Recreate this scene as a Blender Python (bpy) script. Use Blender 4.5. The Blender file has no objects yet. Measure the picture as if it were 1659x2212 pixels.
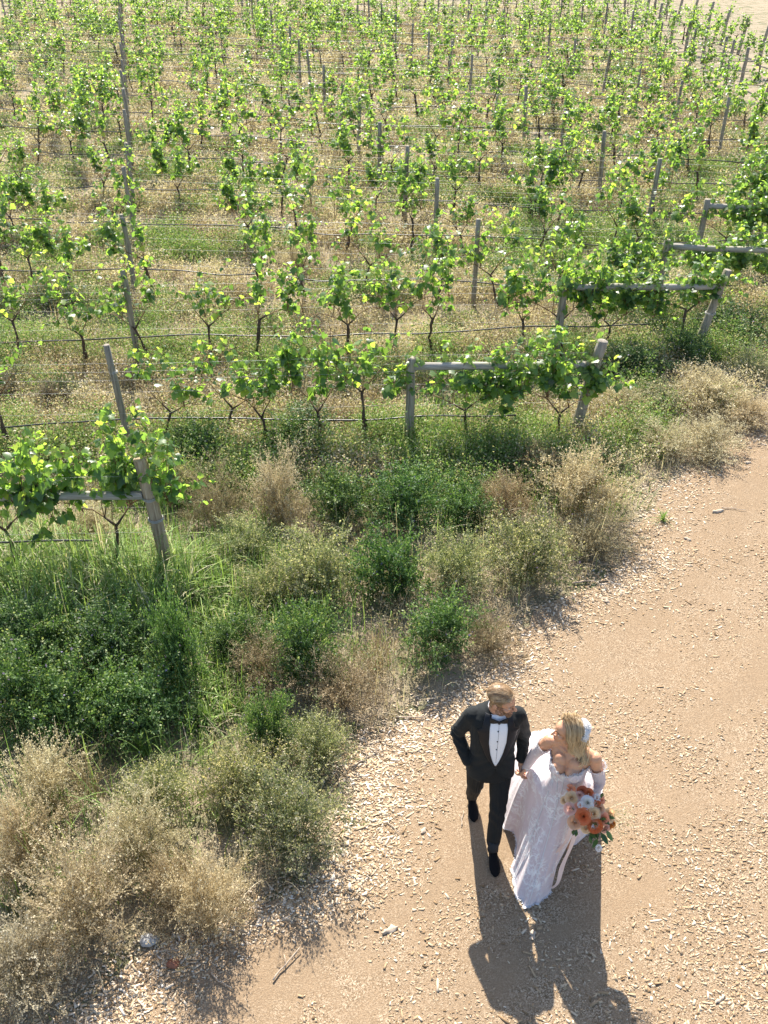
import bpy, math, random
import numpy as np
from mathutils import Vector, Matrix
from mathutils.bvhtree import BVHTree

rng = np.random.default_rng(7)
random.seed(7)
PI = math.pi
scene = bpy.context.scene
COL = scene.collection

# ------------------------------------------------------------------ camera model
CAM_H, PITCH, FPX, CX, CY = 6.69, math.radians(34.4), 2054.0, 829.5, 1106.0

def at(px, py, z=0.0):
    """world point at height z seen at picture position px, py (1659 x 2212 picture)"""
    u, v = (px - CX) / FPX, (py - CY) / FPX
    d = np.array([u, math.cos(PITCH) - v * math.sin(PITCH), -math.sin(PITCH) - v * math.cos(PITCH)])
    t = (CAM_H - z) / -d[2]
    return np.array([d[0] * t, d[1] * t, z])

def px_per_m(y, z=0.0):
    return FPX / (y * math.cos(PITCH) + (CAM_H - z) * math.sin(PITCH))

cam_d = bpy.data.cameras.new('camera')
cam = bpy.data.objects.new('camera', cam_d)
COL.objects.link(cam)
cam.location = (0, 0, CAM_H)
cam.rotation_euler = (PI / 2 - PITCH, 0, 0)
cam_d.sensor_fit = 'VERTICAL'
cam_d.sensor_height = 36
cam_d.lens = 36 * FPX / 2212
cam_d.clip_end = 2000
scene.camera = cam

# ------------------------------------------------------------------ object helpers
def link(o, parent=None):
    COL.objects.link(o)
    if parent is not None:
        o.parent = parent
    return o

def empty(name, loc=(0, 0, 0), rz=0.0):
    o = bpy.data.objects.new(name, None)
    o.empty_display_size = 0.1
    o.location = loc
    o.rotation_euler = (0, 0, rz)
    return link(o)

def tag(o, label=None, cat=None, group=None, kind=None):
    if label: o['label'] = label
    if cat: o['category'] = cat
    if group: o['group'] = group
    if kind: o['kind'] = kind
    return o

def np_mesh(name, V, faces, mats=(), tone=None, smooth=False, midx=None, attrs=None):
    """V (n,3); faces: list of int arrays (m,k)"""
    me = bpy.data.meshes.new(name)
    V = np.ascontiguousarray(V, dtype=np.float32).reshape(-1, 3)
    faces = [np.asarray(f, dtype=np.int32) for f in faces if len(f)]
    loops = np.concatenate([f.ravel() for f in faces])
    tot = np.concatenate([np.full(len(f), f.shape[1], np.int32) for f in faces])
    start = np.concatenate([[0], np.cumsum(tot)[:-1]]).astype(np.int32)
    me.vertices.add(len(V)); me.vertices.foreach_set('co', V.ravel())
    me.loops.add(len(loops)); me.loops.foreach_set('vertex_index', loops)
    me.polygons.add(len(tot))
    me.polygons.foreach_set('loop_start', start)
    me.polygons.foreach_set('loop_total', tot)
    if smooth: me.polygons.foreach_set('use_smooth', np.ones(len(tot), bool))
    for m in mats: me.materials.append(m)
    if midx is not None: me.polygons.foreach_set('material_index', np.asarray(midx, np.int32))
    me.update(calc_edges=True)
    if tone is not None:
        a = me.attributes.new('tone', 'FLOAT', 'POINT')
        a.data.foreach_set('value', np.ascontiguousarray(tone, np.float32).ravel())
    return me

def obj(name, me, parent=None, loc=None):
    o = bpy.data.objects.new(name, me)
    if loc is not None: o.location = loc
    return link(o, parent)

def norm(a):
    return a / np.maximum(np.linalg.norm(a, axis=-1, keepdims=True), 1e-9)

class Soup:
    """collects numpy geometry chunks into ONE mesh"""
    def __init__(s): s.V, s.F, s.T, s.n = [], [], [], 0
    def add(s, V, faces, tone):
        V = np.asarray(V, np.float32).reshape(-1, 3)
        s.V.append(V)
        for f in faces: s.F.append(np.asarray(f, np.int64) + s.n)
        t = np.broadcast_to(np.asarray(tone, np.float32).reshape(-1) if np.ndim(tone) else np.float32(tone), (len(V),))
        s.T.append(t); s.n += len(V)
    def mesh(s, name, mats, smooth=False):
        return np_mesh(name, np.concatenate(s.V), s.F, mats, np.concatenate(s.T), smooth)
    # flat ribbons along polylines P (n,k,3)
    def ribbons(s, P, W, ref, tone):
        n, k = P.shape[:2]
        T = np.gradient(P, axis=1)
        S = norm(np.cross(T, np.broadcast_to(ref[:, None, :], P.shape)))
        W = np.broadcast_to(W, (n, k))[..., None] * 0.5
        V = np.stack([P - S * W, P + S * W], axis=2)           # n,k,2,3
        b = (np.arange(n) * 2 * k)[:, None] + (np.arange(k - 1) * 2)[None, :]
        b = b.ravel()
        f = np.stack([b, b + 1, b + 3, b + 2], 1)
        tone = np.broadcast_to(np.asarray(tone, np.float32).reshape(-1, 1), (n, 2 * k)) if np.ndim(tone) < 2 else np.repeat(tone, 2, axis=1)
        s.add(V, [f], tone.ravel())
    # rhombic leaflets from base C along A (length) with half width B
    def flecks(s, C, A, B, tone):
        n = len(C)
        V = np.stack([C, C + A * .55 + B, C + A, C + A * .55 - B], 1)
        f = np.arange(n * 4).reshape(n, 4)
        s.add(V, [f], np.repeat(np.broadcast_to(tone, (n,)), 4))
    # flat template leaf tmpl (k,3), tris (m,3), frames U,V,N
    def leaves(s, tmpl, tris, C, U, Vv, N, size, tone):
        n, k = len(C), len(tmpl)
        sz = np.broadcast_to(size, (n,))[:, None, None]
        X = C[:, None, :] + sz * (tmpl[None, :, 0:1] * U[:, None, :] + tmpl[None, :, 1:2] * Vv[:, None, :] + tmpl[None, :, 2:3] * N[:, None, :])
        f = (np.arange(n) * k)[:, None, None] + tris[None]
        s.add(X, [f.reshape(-1, 3)], np.repeat(np.broadcast_to(tone, (n,)), k))
    # round tube along one polyline
    def tube(s, P, R, tone=0.5, seg=8, cap=True):
        P = np.asarray(P, float); k = len(P)
        R = np.broadcast_to(R, (k,))
        T = norm(np.gradient(P, axis=0))
        ref = np.array([0, 0, 1.0]) if abs(T[:, 2]).mean() < .8 else np.array([1.0, 0, 0])
        S = norm(np.cross(T, ref)); B = np.cross(T, S)
        a = np.arange(seg) * 2 * PI / seg
        V = P[:, None] + R[:, None, None] * (np.cos(a)[None, :, None] * S[:, None] + np.sin(a)[None, :, None] * B[:, None])
        i = np.arange(k - 1)[:, None] * seg; j = np.arange(seg)[None]; j2 = (j + 1) % seg
        f = np.stack([i + j, i + j2, i + seg + j2, i + seg + j], -1).reshape(-1, 4)
        fs = [f]
        if cap: fs += [np.arange(seg)[None, ::-1], ((k - 1) * seg + np.arange(seg))[None]]
        s.add(V, fs, tone)

def rdir(n, zmin=-1.0):
    z = rng.uniform(zmin, 1, n); a = rng.uniform(0, 2 * PI, n); r = np.sqrt(1 - z * z)
    return np.stack([r * np.cos(a), r * np.sin(a), z], 1)

_lat = np.random.default_rng(99).random((64, 64))
def vnoise(x, y, s=1.0, off=0):
    """smooth 2D value noise 0..1, features about s metres"""
    x = np.asarray(x) / s + 17.3 + off * 7.7; y = np.asarray(y) / s + 5.1 + off * 3.1
    xi, yi = np.floor(x).astype(int), np.floor(y).astype(int)
    fx, fy = x - xi, y - yi
    fx, fy = fx * fx * (3 - 2 * fx), fy * fy * (3 - 2 * fy)
    g = lambda a, b: _lat[a % 64, b % 64]
    return (g(xi, yi) * (1 - fx) + g(xi + 1, yi) * fx) * (1 - fy) + (g(xi, yi + 1) * (1 - fx) + g(xi + 1, yi + 1) * fx) * fy

# ------------------------------------------------------------------ materials
def new_mat(name):
    m = bpy.data.materials.new(name); m.use_nodes = True
    nt = m.node_tree; nt.nodes.clear()
    out = nt.nodes.new('ShaderNodeOutputMaterial')
    return m, nt, out

def ramp_node(nt, stops, fac, interp='LINEAR'):
    r = nt.nodes.new('ShaderNodeValToRGB')
    r.color_ramp.interpolation = interp
    e = r.color_ramp.elements
    while len(e) < len(stops): e.new(0.5)
    for el, (p, c) in zip(e, stops):
        el.position = p; el.color = (*c, 1)
    nt.links.new(fac, r.inputs[0])
    return r.outputs[0]

def leafy(name, stops, trans=.35, rough=.5, tmul=(1.5, 1.6, .6), spec=.4, interp='LINEAR', vary=False):
    """foliage: colour by the per-leaf attribute 'tone', part of the light passes through"""
    m, nt, out = new_mat(name)
    at_ = nt.nodes.new('ShaderNodeAttribute'); at_.attribute_name = 'tone'
    c = ramp_node(nt, stops, at_.outputs['Fac'], interp)
    if vary:
        oi = nt.nodes.new('ShaderNodeObjectInfo')
        c = mixc(nt, 1.0, c, ramp_node(nt, [(0, (.82, .84, .88)), (.3, (1.05, 1.0, .92)), (.6, (.92, 1.02, .95)), (1, (1.15, 1.12, 1.05))], oi.outputs['Random']), 'MULTIPLY')
    p = nt.nodes.new('ShaderNodeBsdfPrincipled')
    p.inputs['Roughness'].default_value = rough
    p.inputs['Specular IOR Level'].default_value = spec
    nt.links.new(c, p.inputs['Base Color'])
    if trans <= 0:
        nt.links.new(p.outputs[0], out.inputs[0]); return m
    mu = nt.nodes.new('ShaderNodeMix'); mu.data_type = 'RGBA'; mu.blend_type = 'MULTIPLY'
    mu.inputs[0].default_value = 1
    nt.links.new(c, mu.inputs[6]); mu.inputs[7].default_value = (*tmul, 1)
    t = nt.nodes.new('ShaderNodeBsdfTranslucent'); nt.links.new(mu.outputs[2], t.inputs[0])
    mx = nt.nodes.new('ShaderNodeMixShader'); mx.inputs[0].default_value = trans
    nt.links.new(p.outputs[0], mx.inputs[1]); nt.links.new(t.outputs[0], mx.inputs[2])
    nt.links.new(mx.outputs[0], out.inputs[0])
    return m

def noise(nt, vec, scale, detail=4, rough=.6, dist=0):
    n = nt.nodes.new('ShaderNodeTexNoise')
    n.inputs['Scale'].default_value = scale; n.inputs['Detail'].default_value = detail
    n.inputs['Roughness'].default_value = rough; n.inputs['Distortion'].default_value = dist
    if vec is not None: nt.links.new(vec, n.inputs['Vector'])
    return n.outputs[0]

def coords(nt, scale=(1, 1, 1), kind='Object'):
    tc = nt.nodes.new('ShaderNodeTexCoord'); mp = nt.nodes.new('ShaderNodeMapping')
    mp.inputs['Scale'].default_value = scale
    nt.links.new(tc.outputs[kind], mp.inputs[0])
    return mp.outputs[0]

def mixc(nt, fac, a, b, mode='MIX'):
    m = nt.nodes.new('ShaderNodeMix'); m.data_type = 'RGBA'; m.blend_type = mode
    for i, v in ((0, fac), (6, a), (7, b)):
        if hasattr(v, 'links') or hasattr(v, 'is_linked'): nt.links.new(v, m.inputs[i])
        elif i == 0: m.inputs[0].default_value = v
        else: m.inputs[i].default_value = (*v, 1)
    return m.outputs[2]

def bump(nt, h, strength=.3, dist=.01):
    b = nt.nodes.new('ShaderNodeBump')
    b.inputs['Strength'].default_value = strength; b.inputs['Distance'].default_value = dist
    nt.links.new(h, b.inputs['Height'])
    return b.outputs[0]

def surf(name, stops, scale=20, vscale=(1, 1, 1), rough=.7, spec=.3, bs=.3, bd=.005, detail=5, metal=0, sheen=0, sss=None, dist=0, bscale=None):
    """solid surface: noise-driven colour ramp plus bump"""
    m, nt, out = new_mat(name)
    v = coords(nt, vscale)
    n = noise(nt, v, scale, detail, .6, dist)
    p = nt.nodes.new('ShaderNodeBsdfPrincipled')
    p.inputs['Roughness'].default_value = rough; p.inputs['Specular IOR Level'].default_value = spec
    p.inputs['Metallic'].default_value = metal
    if sheen: p.inputs['Sheen Weight'].default_value = sheen
    if sss:
        p.inputs['Subsurface Weight'].default_value = sss
        p.inputs['Subsurface Radius'].default_value = (1, .35, .2); p.inputs['Subsurface Scale'].default_value = .012
    nt.links.new(ramp_node(nt, stops, n), p.inputs['Base Color'])
    if bs:
        hn = n if bscale is None else noise(nt, v, bscale, 3)
        nt.links.new(bump(nt, hn, bs, bd), p.inputs['Normal'])
    nt.links.new(p.outputs[0], out.inputs[0])
    return m

M = {}
M['grape_leaf'] = leafy('grape_leaf', [(0, (.026, .06, .027)), (.35, (.055, .11, .042)), (.7, (.095, .165, .058)), (.962, (.145, .205, .07)), (.985, (.42, .10, .03)), (1, (.35, .09, .03))], .5, .4, (4.9, 4.3, 1.5), .6)
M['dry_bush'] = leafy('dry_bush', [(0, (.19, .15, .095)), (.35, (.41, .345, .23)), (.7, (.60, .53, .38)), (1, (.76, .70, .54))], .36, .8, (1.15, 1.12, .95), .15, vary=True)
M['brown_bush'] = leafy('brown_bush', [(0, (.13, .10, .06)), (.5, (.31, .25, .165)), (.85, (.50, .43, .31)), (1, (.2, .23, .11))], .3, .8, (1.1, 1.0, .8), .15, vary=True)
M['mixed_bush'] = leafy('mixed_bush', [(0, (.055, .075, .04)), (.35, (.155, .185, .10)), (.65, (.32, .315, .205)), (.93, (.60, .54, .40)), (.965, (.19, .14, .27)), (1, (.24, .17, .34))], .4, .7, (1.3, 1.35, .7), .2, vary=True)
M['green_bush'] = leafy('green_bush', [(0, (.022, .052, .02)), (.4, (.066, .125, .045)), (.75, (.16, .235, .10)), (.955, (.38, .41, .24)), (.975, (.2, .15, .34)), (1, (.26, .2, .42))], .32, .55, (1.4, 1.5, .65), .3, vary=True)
M['grass'] = leafy('grass', [(0, (.23, .18, .12)), (.2, (.44, .37, .26)), (.44, (.68, .60, .46)), (.52, (.32, .33, .16)), (.6, (.13, .22, .06)), (.85, (.22, .34, .09)), (1, (.36, .46, .15))], .36, .55, (1.25, 1.25, .8), .3)
M['vine_bark'] = surf('vine_bark', [(0, (.035, .024, .018)), (.5, (.085, .06, .045)), (1, (.16, .12, .09))], 30, (1, 1, .25), .9, .2, .8, .01)
M['cane'] = surf('cane', [(0, (.14, .075, .04)), (1, (.25, .15, .08))], 20, rough=.7, bs=0)
M['post_wood'] = surf('post_wood', [(.28, (.10, .085, .065)), (.45, (.25, .22, .18)), (.6, (.34, .305, .25)), (.75, (.42, .38, .32))], 14, (3, 3, .14), .9, .15, .9, .01, dist=.8)
M['fresh_wood'] = surf('fresh_wood', [(.28, (.13, .09, .055)), (.45, (.32, .24, .165)), (.6, (.40, .32, .235)), (.75, (.48, .41, .32))], 14, (3, 3, .14), .9, .15, .9, .01, dist=.8)
M['rail_wood'] = surf('rail_wood', [(.2, (.19, .175, .15)), (.5, (.33, .305, .27)), (.75, (.44, .415, .37))], 16, (.22, 3, 3), .9, .15, .7, .006, dist=.6)
M['wire'] = surf('wire', [(0, (.32, .32, .31)), (1, (.5, .5, .49))], 8, rough=.55, metal=.35, bs=0)
M['hose'] = surf('hose', [(0, (.012, .012, .013)), (1, (.03, .03, .032))], 15, rough=.38, spec=.6, bs=0)
M['chip'] = leafy('chip', [(0, (.12, .08, .045)), (.25, (.27, .18, .10)), (.55, (.44, .325, .205)), (.8, (.58, .475, .35)), (1, (.75, .67, .57))], 0, .85, spec=.15)
M['bark_piece'] = surf('bark_piece', [(.2, (.2, .15, .11)), (.5, (.42, .34, .26)), (.8, (.58, .51, .42))], 25, (.3, 2, 2), .9, .15, .6, .004)
M['stone_grey'] = surf('stone_grey', [(.3, (.25, .25, .25)), (.7, (.45, .45, .45))], 30, bs=.5)
M['stone_red'] = surf('stone_red', [(.3, (.19, .075, .045)), (.7, (.34, .15, .09))], 40, bs=.5)

# terrain: dry soil and straw with green patches; meadow beyond the same dry straw
def terrain_mat():
    m, nt, out = new_mat('terrain')
    v = coords(nt)
    big, mid, fine = noise(nt, v, .35, 4), noise(nt, v, 2.2, 5, .65), noise(nt, v, 55, 4, .7)
    straw = ramp_node(nt, [(.25, (.14, .105, .07)), (.5, (.31, .25, .175)), (.75, (.50, .43, .32))], fine)
    green = ramp_node(nt, [(.25, (.03, .045, .016)), (.5, (.075, .10, .035)), (.75, (.17, .19, .08))], fine)
    f = ramp_node(nt, [(.46, (0, 0, 0)), (.62, (1, 1, 1))], mid)
    c = mixc(nt, f, straw, green)
    c2 = mixc(nt, ramp_node(nt, [(.35, (0, 0, 0)), (.6, (.55, .55, .55))], big), c, straw)
    p = nt.nodes.new('ShaderNodeBsdfPrincipled'); p.inputs['Roughness'].default_value = .95; p.inputs['Specular IOR Level'].default_value = .1
    nt.links.new(c2, p.inputs['Base Color']); nt.links.new(bump(nt, fine, .8, .03), p.inputs['Normal'])
    nt.links.new(p.outputs[0], out.inputs[0]); return m
M['terrain'] = terrain_mat()

def path_mat():
    m, nt, out = new_mat('path_mulch')
    v = coords(nt)
    big, mid, fine = noise(nt, v, .7, 4), noise(nt, v, 5, 5, .65), noise(nt, v, 150, 3, .7)
    vo = nt.nodes.new('ShaderNodeTexVoronoi'); vo.inputs['Scale'].default_value = 130
    vd = noise(nt, v, 40, 2); 
    add = nt.nodes.new('ShaderNodeVectorMath'); add.operation = 'MULTIPLY_ADD'
    nt.links.new(vd, add.inputs[0]); add.inputs[1].default_value = (.03, .03, .03); nt.links.new(v, add.inputs[2])
    nt.links.new(add.outputs[0], vo.inputs['Vector'])
    sep = nt.nodes.new('ShaderNodeSeparateColor'); nt.links.new(vo.outputs['Color'], sep.inputs[0])
    chips = ramp_node(nt, [(.1, (.095, .066, .04)), (.35, (.235, .166, .104)), (.65, (.35, .258, .17)), (.9, (.55, .45, .33))], sep.outputs[0])
    sand = ramp_node(nt, [(.3, (.18, .126, .078)), (.5, (.30, .216, .138)), (.7, (.41, .312, .212))], fine)
    c = mixc(nt, ramp_node(nt, [(.42, (.25, .25, .25)), (.58, (.85, .85, .85))], mid), sand, chips)
    c = mixc(nt, ramp_node(nt, [(.35, (.0, .0, .0)), (.65, (.45, .45, .45))], big), c, (.285, .197, .12))
    at_ = nt.nodes.new('ShaderNodeAttribute'); at_.attribute_name = 'tone'          # packed wheel tracks, finer and darker dust
    c = mixc(nt, at_.outputs['Fac'], c, mixc(nt, .55, sand, (.25, .178, .112)))
    p = nt.nodes.new('ShaderNodeBsdfPrincipled'); p.inputs['Roughness'].default_value = .95; p.inputs['Specular IOR Level'].default_value = .1
    nt.links.new(c, p.inputs['Base Color'])
    h = nt.nodes.new('ShaderNodeMath'); h.operation = 'ADD'; nt.links.new(sep.outputs[0], h.inputs[0]); nt.links.new(fine, h.inputs[1])
    nt.links.new(bump(nt, h.outputs[0], .8, .008), p.inputs['Normal'])
    nt.links.new(p.outputs[0], out.inputs[0]); return m
M['path'] = path_mat()

# ------------------------------------------------------------------ light
SUN_EL, SUN_X = math.radians(46), -.105
to_sun = Vector((SUN_X * math.cos(SUN_EL), math.cos(SUN_EL) * math.sqrt(1 - SUN_X ** 2), math.sin(SUN_EL)))
sd = bpy.data.lights.new('sun', 'SUN'); sd.energy = 5.0; sd.angle = math.radians(.5); sd.color = (1, .93, .82)
so = bpy.data.objects.new('sun', sd); COL.objects.link(so)
so.rotation_euler = (-to_sun).to_track_quat('-Z', 'Y').to_euler(); so.location = (0, 30, 40)
w = bpy.data.worlds.new('World'); scene.world = w; w.use_nodes = True
nt = w.node_tree; nt.nodes.clear()
sky = nt.nodes.new('ShaderNodeTexSky'); sky.sky_type = 'NISHITA'; sky.sun_disc = False
sky.sun_elevation = SUN_EL; sky.sun_rotation = math.atan2(to_sun.x, to_sun.y)
bg = nt.nodes.new('ShaderNodeBackground'); bg.inputs[1].default_value = .105
wo = nt.nodes.new('ShaderNodeOutputWorld')
nt.links.new(sky.outputs[0], bg.inputs[0]); nt.links.new(bg.outputs[0], wo.inputs[0])
scene.view_settings.view_transform = 'Standard'
scene.view_settings.look = 'None'
scene.view_settings.exposure = 1.36
scene.view_settings.gamma = 1
scene.cycles.max_bounces = 6; scene.cycles.diffuse_bounces = 3; scene.cycles.transmission_bounces = 4
scene.cycles.use_denoising = True
try: scene.cycles.denoising_prefilter = 'ACCURATE'
except Exception: pass

# ------------------------------------------------------------------ terrain and path
def sheet(name, pts, z, mat):
    V = np.array([[p[0], p[1], z] for p in pts])
    return tag(obj(name, np_mesh(name, V, [np.arange(len(V))[None]], [mat])), kind='structure')

sheet('ground', [(-300, -60), (300, -60), (300, 500), (-300, 500)], 0, M['terrain'])

# edge of the mulch path (left side), from the bottom of the picture up to the right
EDGE_PX = [(60, 2330), (150, 2190), (300, 2060), (480, 1985), (640, 1905), (735, 1810), (765, 1690), (850, 1580), (985, 1500), (1090, 1420),
           (1180, 1330), (1260, 1270), (1375, 1160), (1420, 1080), (1490, 1010), (1590, 950), (1680, 880), (1800, 790), (1980, 690), (2200, 600)]
EDGE = np.array([at(*p)[:2] for p in EDGE_PX])
EDGE = np.vstack([[[-3.6, 1.2], [-3.0, 2.2]], EDGE])
def edge_x(y):
    """path edge x at distance y"""
    o = np.argsort(EDGE[:, 1])
    return np.interp(y, EDGE[o, 1], EDGE[o, 0])
ey = np.concatenate([np.linspace(-2, 16, 160), np.linspace(16.4, 32, 30)])
ex = edge_x(ey) + (vnoise(ey, ey * 0, .5) - .5) * .35 + (vnoise(ey, ey * 0 + 3, .15) - .5) * .18
poly = [(x, y) for x, y in zip(ex, ey)]
off = np.concatenate([np.arange(0, 4.6, .1), [5, 6, 8, 12, 20, 60]]); nO = len(off)
V = np.array([[x + o, y, .004] for x, y in poly for o in off]); ny = len(poly)
band = np.exp(-((off - 1.15) / .28) ** 2) + np.exp(-((off - 2.75) / .28) ** 2)
tn = np.clip(band[None, :] * (.25 + .9 * vnoise(V[:, 0].reshape(ny, nO), V[:, 1].reshape(ny, nO), 1.3, 40)) - .1 + .3 * (vnoise(V[:, 0].reshape(ny, nO), V[:, 1].reshape(ny, nO), .4, 41) - .5), 0, .6)
i_, j_ = np.meshgrid(np.arange(ny - 1), np.arange(nO - 1), indexing='ij')
q = (i_ * nO + j_).reshape(-1, 1) + np.array([[0, 1, nO + 1, nO]])
tag(obj('path', np_mesh('path', V, [q], [M['path']], tn.ravel())), kind='structure')

def path_d(x, y):
    """signed distance-ish to path edge: >0 on the path"""
    return x - np.interp(y, ey, ex)

# ------------------------------------------------------------------ wood chips
def in_view(x, y, m=.3):
    """inside the picture's ground footprint, widened by m metres"""
    dep = y * math.cos(PITCH) + CAM_H * math.sin(PITCH)
    return np.abs(x) < .404 * dep + m

def chips():
    s = Soup()
    C = []
    for (y0, y1, dens) in ((2.9, 4.6, 7200), (4.6, 6.2, 6200), (6.2, 9, 3800), (9, 14, 1900), (14, 22, 400)):
        n = int((y1 - y0) * 16 * dens)
        x = rng.uniform(-5, 11, n); y = rng.uniform(y0, y1, n)
        d = path_d(x, y)
        k = in_view(x, y, .6) & (d > -.75)
        edge = np.exp(-((d - .15) / .55) ** 2)
        br = np.clip((d - 1.9) / 1.2, 0, 1) * np.clip((9 - y) / 4, .2, 1)
        tr_ = np.exp(-((d - 1.15) / .3) ** 2) + np.exp(-((d - 2.75) / .3) ** 2)
        pr = .2 + .8 * edge + .3 * br - .28 * tr_ + .75 * (vnoise(x, y, .55) - .5) + .55 * (vnoise(x, y, .16, 3) - .5)
        pr = np.where(d < 0, pr * np.clip(1 + d / .75, 0, 1), pr)
        k &= rng.random(n) < pr
        C.append(np.stack([x[k], y[k], np.zeros(k.sum()), edge[k]], 1))
    C = np.concatenate(C); n = len(C)
    L = np.exp(rng.normal(math.log(.0105), .62, n)) * (1 + .5 * C[:, 3]); L = np.clip(L * np.where(rng.random(n) < .012, 2.4, 1), .006, .10)
    W = np.clip(L * rng.uniform(.18, .75, n), .0025, .02); T = np.clip(W * .2, .001, .003)
    yaw = rng.uniform(0, PI, n); tilt = rng.normal(0, .08, n)
    U = np.stack([np.cos(yaw) * np.cos(tilt), np.sin(yaw) * np.cos(tilt), np.sin(tilt)], 1)
    S = norm(np.cross(np.array([0, 0, 1.0]), U)); roll = rng.normal(0, .18, n)[:, None]
    Nn = np.cross(U, S); S, Nn = S * np.cos(roll) + Nn * np.sin(roll), Nn * np.cos(roll) - S * np.sin(roll)
    P = C[:, :3].copy(); P[:, 2] = .0045 + np.abs(U[:, 2]) * L * .4 + np.abs(S[:, 2]) * W * .4 + rng.uniform(0, .003, n)
    tp = rng.uniform(.35, 1, n)
    vs = []
    for a, b, c, t in ((-1, -1, -1, 1), (1, -.8, -1, 0), (1, .8, -1, 0), (-1, 1, -1, 1), (-1, -1, 1, 1), (1, -.8, 1, 0), (1, .8, 1, 0), (-1, 1, 1, 1)):
        ww = W * (b if t else b * tp)
        vs.append(P + U * (L * a / 2)[:, None] + S * (ww / 2)[:, None] + Nn * (T * c / 2)[:, None])
    V = np.stack(vs, 1)
    base = (np.arange(n) * 8)[:, None]
    f = np.concatenate([base + np.array(q)[None] for q in ((4, 5, 6, 7), (0, 1, 5, 4), (1, 2, 6, 5), (2, 3, 7, 6), (3, 0, 4, 7))])
    tone = np.clip(rng.beta(2.6, 1.9, n) * .88 + .25 * C[:, 3] * rng.random(n), 0, 1)
    s.add(V.reshape(-1, 3), [f], np.repeat(tone, 8))
    print('chips', n)
    tag(obj('wood_chips', s.mesh('wood_chips', [M['chip']])), 'loose tan and grey wood chips scattered over the path', 'wood chips', kind='stuff')
chips()

# ------------------------------------------------------------------ bushes
def bush_mesh(seed, kind, R=.5, Hh=.62):
    """branching stems with small leaflets spread through a ragged dome, radius R, height Hh"""
    global rng
    keep, rng = rng, np.random.default_rng(seed)
    s = Soup()
    mats = {'dry': 'dry_bush', 'brown': 'brown_bush', 'mixed': 'mixed_bush', 'green': 'green_bush', 'twig': 'brown_bush'}[kind]
    ns, ntw, nf = {'dry': (105, 10, 12), 'brown': (95, 10, 10), 'mixed': (105, 10, 11), 'green': (100, 9, 11), 'twig': (48, 8, 2)}[kind]
    d = rdir(ns, .02); 
    lobes = rdir(7, .1); lsz = rng.uniform(.75, 1.3, 7); wl = np.exp(6 * (d @ lobes.T)); L = (wl * lsz).sum(1) / wl.sum(1) * rng.uniform(.62, 1.15, ns)
    tip = d * np.array([R, R, Hh]) * L[:, None]
    base = rng.normal(0, R * .12, (ns, 3)); base[:, 2] = 0
    k = 7; t = np.linspace(0, 1, k)[None, :, None]
    up = base + np.stack([tip[:, 0] * .3, tip[:, 1] * .3, tip[:, 2] * .8 + .1], 1)
    P = base[:, None] * (1 - t) ** 2 + 2 * up[:, None] * t * (1 - t) + tip[:, None] * t ** 2
    P[:, 1:] += rng.normal(0, .012, P[:, 1:].shape)
    s.ribbons(P, np.linspace(.007, .0025, k)[None], rdir(ns), rng.uniform(.15, .6, ns))
    # side twigs
    tt = rng.uniform(.3, 1, (ns, ntw)); i0 = np.clip((tt * (k - 1)).astype(int), 0, k - 2); fr = tt * (k - 1) - i0
    idx = np.arange(ns)[:, None]
    B = (P[idx, i0] * (1 - fr)[..., None] + P[idx, i0 + 1] * fr[..., None]).reshape(-1, 3)
    Td = norm((P[idx, i0 + 1] - P[idx, i0])).reshape(-1, 3)
    D = norm(Td * 1.0 + rdir(len(B)) * .9 + np.array([0, 0, .35]))
    TL = rng.uniform(.06, .2, len(B)) * (R / .5)
    t3 = np.linspace(0, 1, 4)[None, :, None]
    Q = B[:, None] + D[:, None] * TL[:, None, None] * t3 + np.array([0, 0, .03]) * t3 ** 2
    Q[..., 2] = np.maximum(Q[..., 2], .01)
    clump = rng.uniform(.1, .9, len(B))
    s.ribbons(Q, .0026, rdir(len(B)), np.clip(clump * .6 + .15, 0, 1))
    # leaflets / seed heads
    n = len(B) * nf
    u = rng.uniform(.15, 1.05, (len(B), nf, 1))
    C = (B[:, None] + D[:, None] * TL[:, None, None] * u + np.array([0, 0, .03]) * u ** 2).reshape(-1, 3) + rng.normal(0, .009, (n, 3))
    C[:, 2] = np.maximum(C[:, 2], .01)
    A = norm(np.repeat(D, nf, 0) * .6 + rdir(n) * .9 + np.array([0, 0, .2]))
    ln = {'dry': .0145, 'brown': .0145, 'mixed': .018, 'green': .025, 'twig': .01}[kind] * rng.uniform(.6, 1.35, n)
    wd = {'dry': .42, 'brown': .36, 'mixed': .36, 'green': .32, 'twig': .3}[kind] * .5 * 2
    Bv = norm(np.cross(A, rdir(n)))
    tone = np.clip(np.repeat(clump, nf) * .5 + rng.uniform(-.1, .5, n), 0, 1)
    tone = np.clip(tone + .3 * (u.ravel() - .6) + .28 * (np.repeat(tt.ravel(), nf) - .65), 0, 1)            # sunlit tip highlights painted into the tone of new growth and seed heads
    if kind == 'mixed': tone = np.clip(tone + .3 * (np.repeat(rng.random(len(B)), nf) < .25), 0, 1)
    if kind in ('mixed', 'green'):
        fl = rng.random(n) < .012
        tone = np.where(fl, rng.uniform(.97, 1, n), np.minimum(tone, .93))
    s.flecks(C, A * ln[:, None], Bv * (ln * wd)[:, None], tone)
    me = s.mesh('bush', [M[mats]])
    rng = keep
    return me

BUSH = {k: [bush_mesh(100 + 10 * i + j, k) for j in range(n)] for i, (k, n) in enumerate((('dry', 4), ('brown', 3), ('mixed', 4), ('green', 4), ('twig', 2)))}

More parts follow.
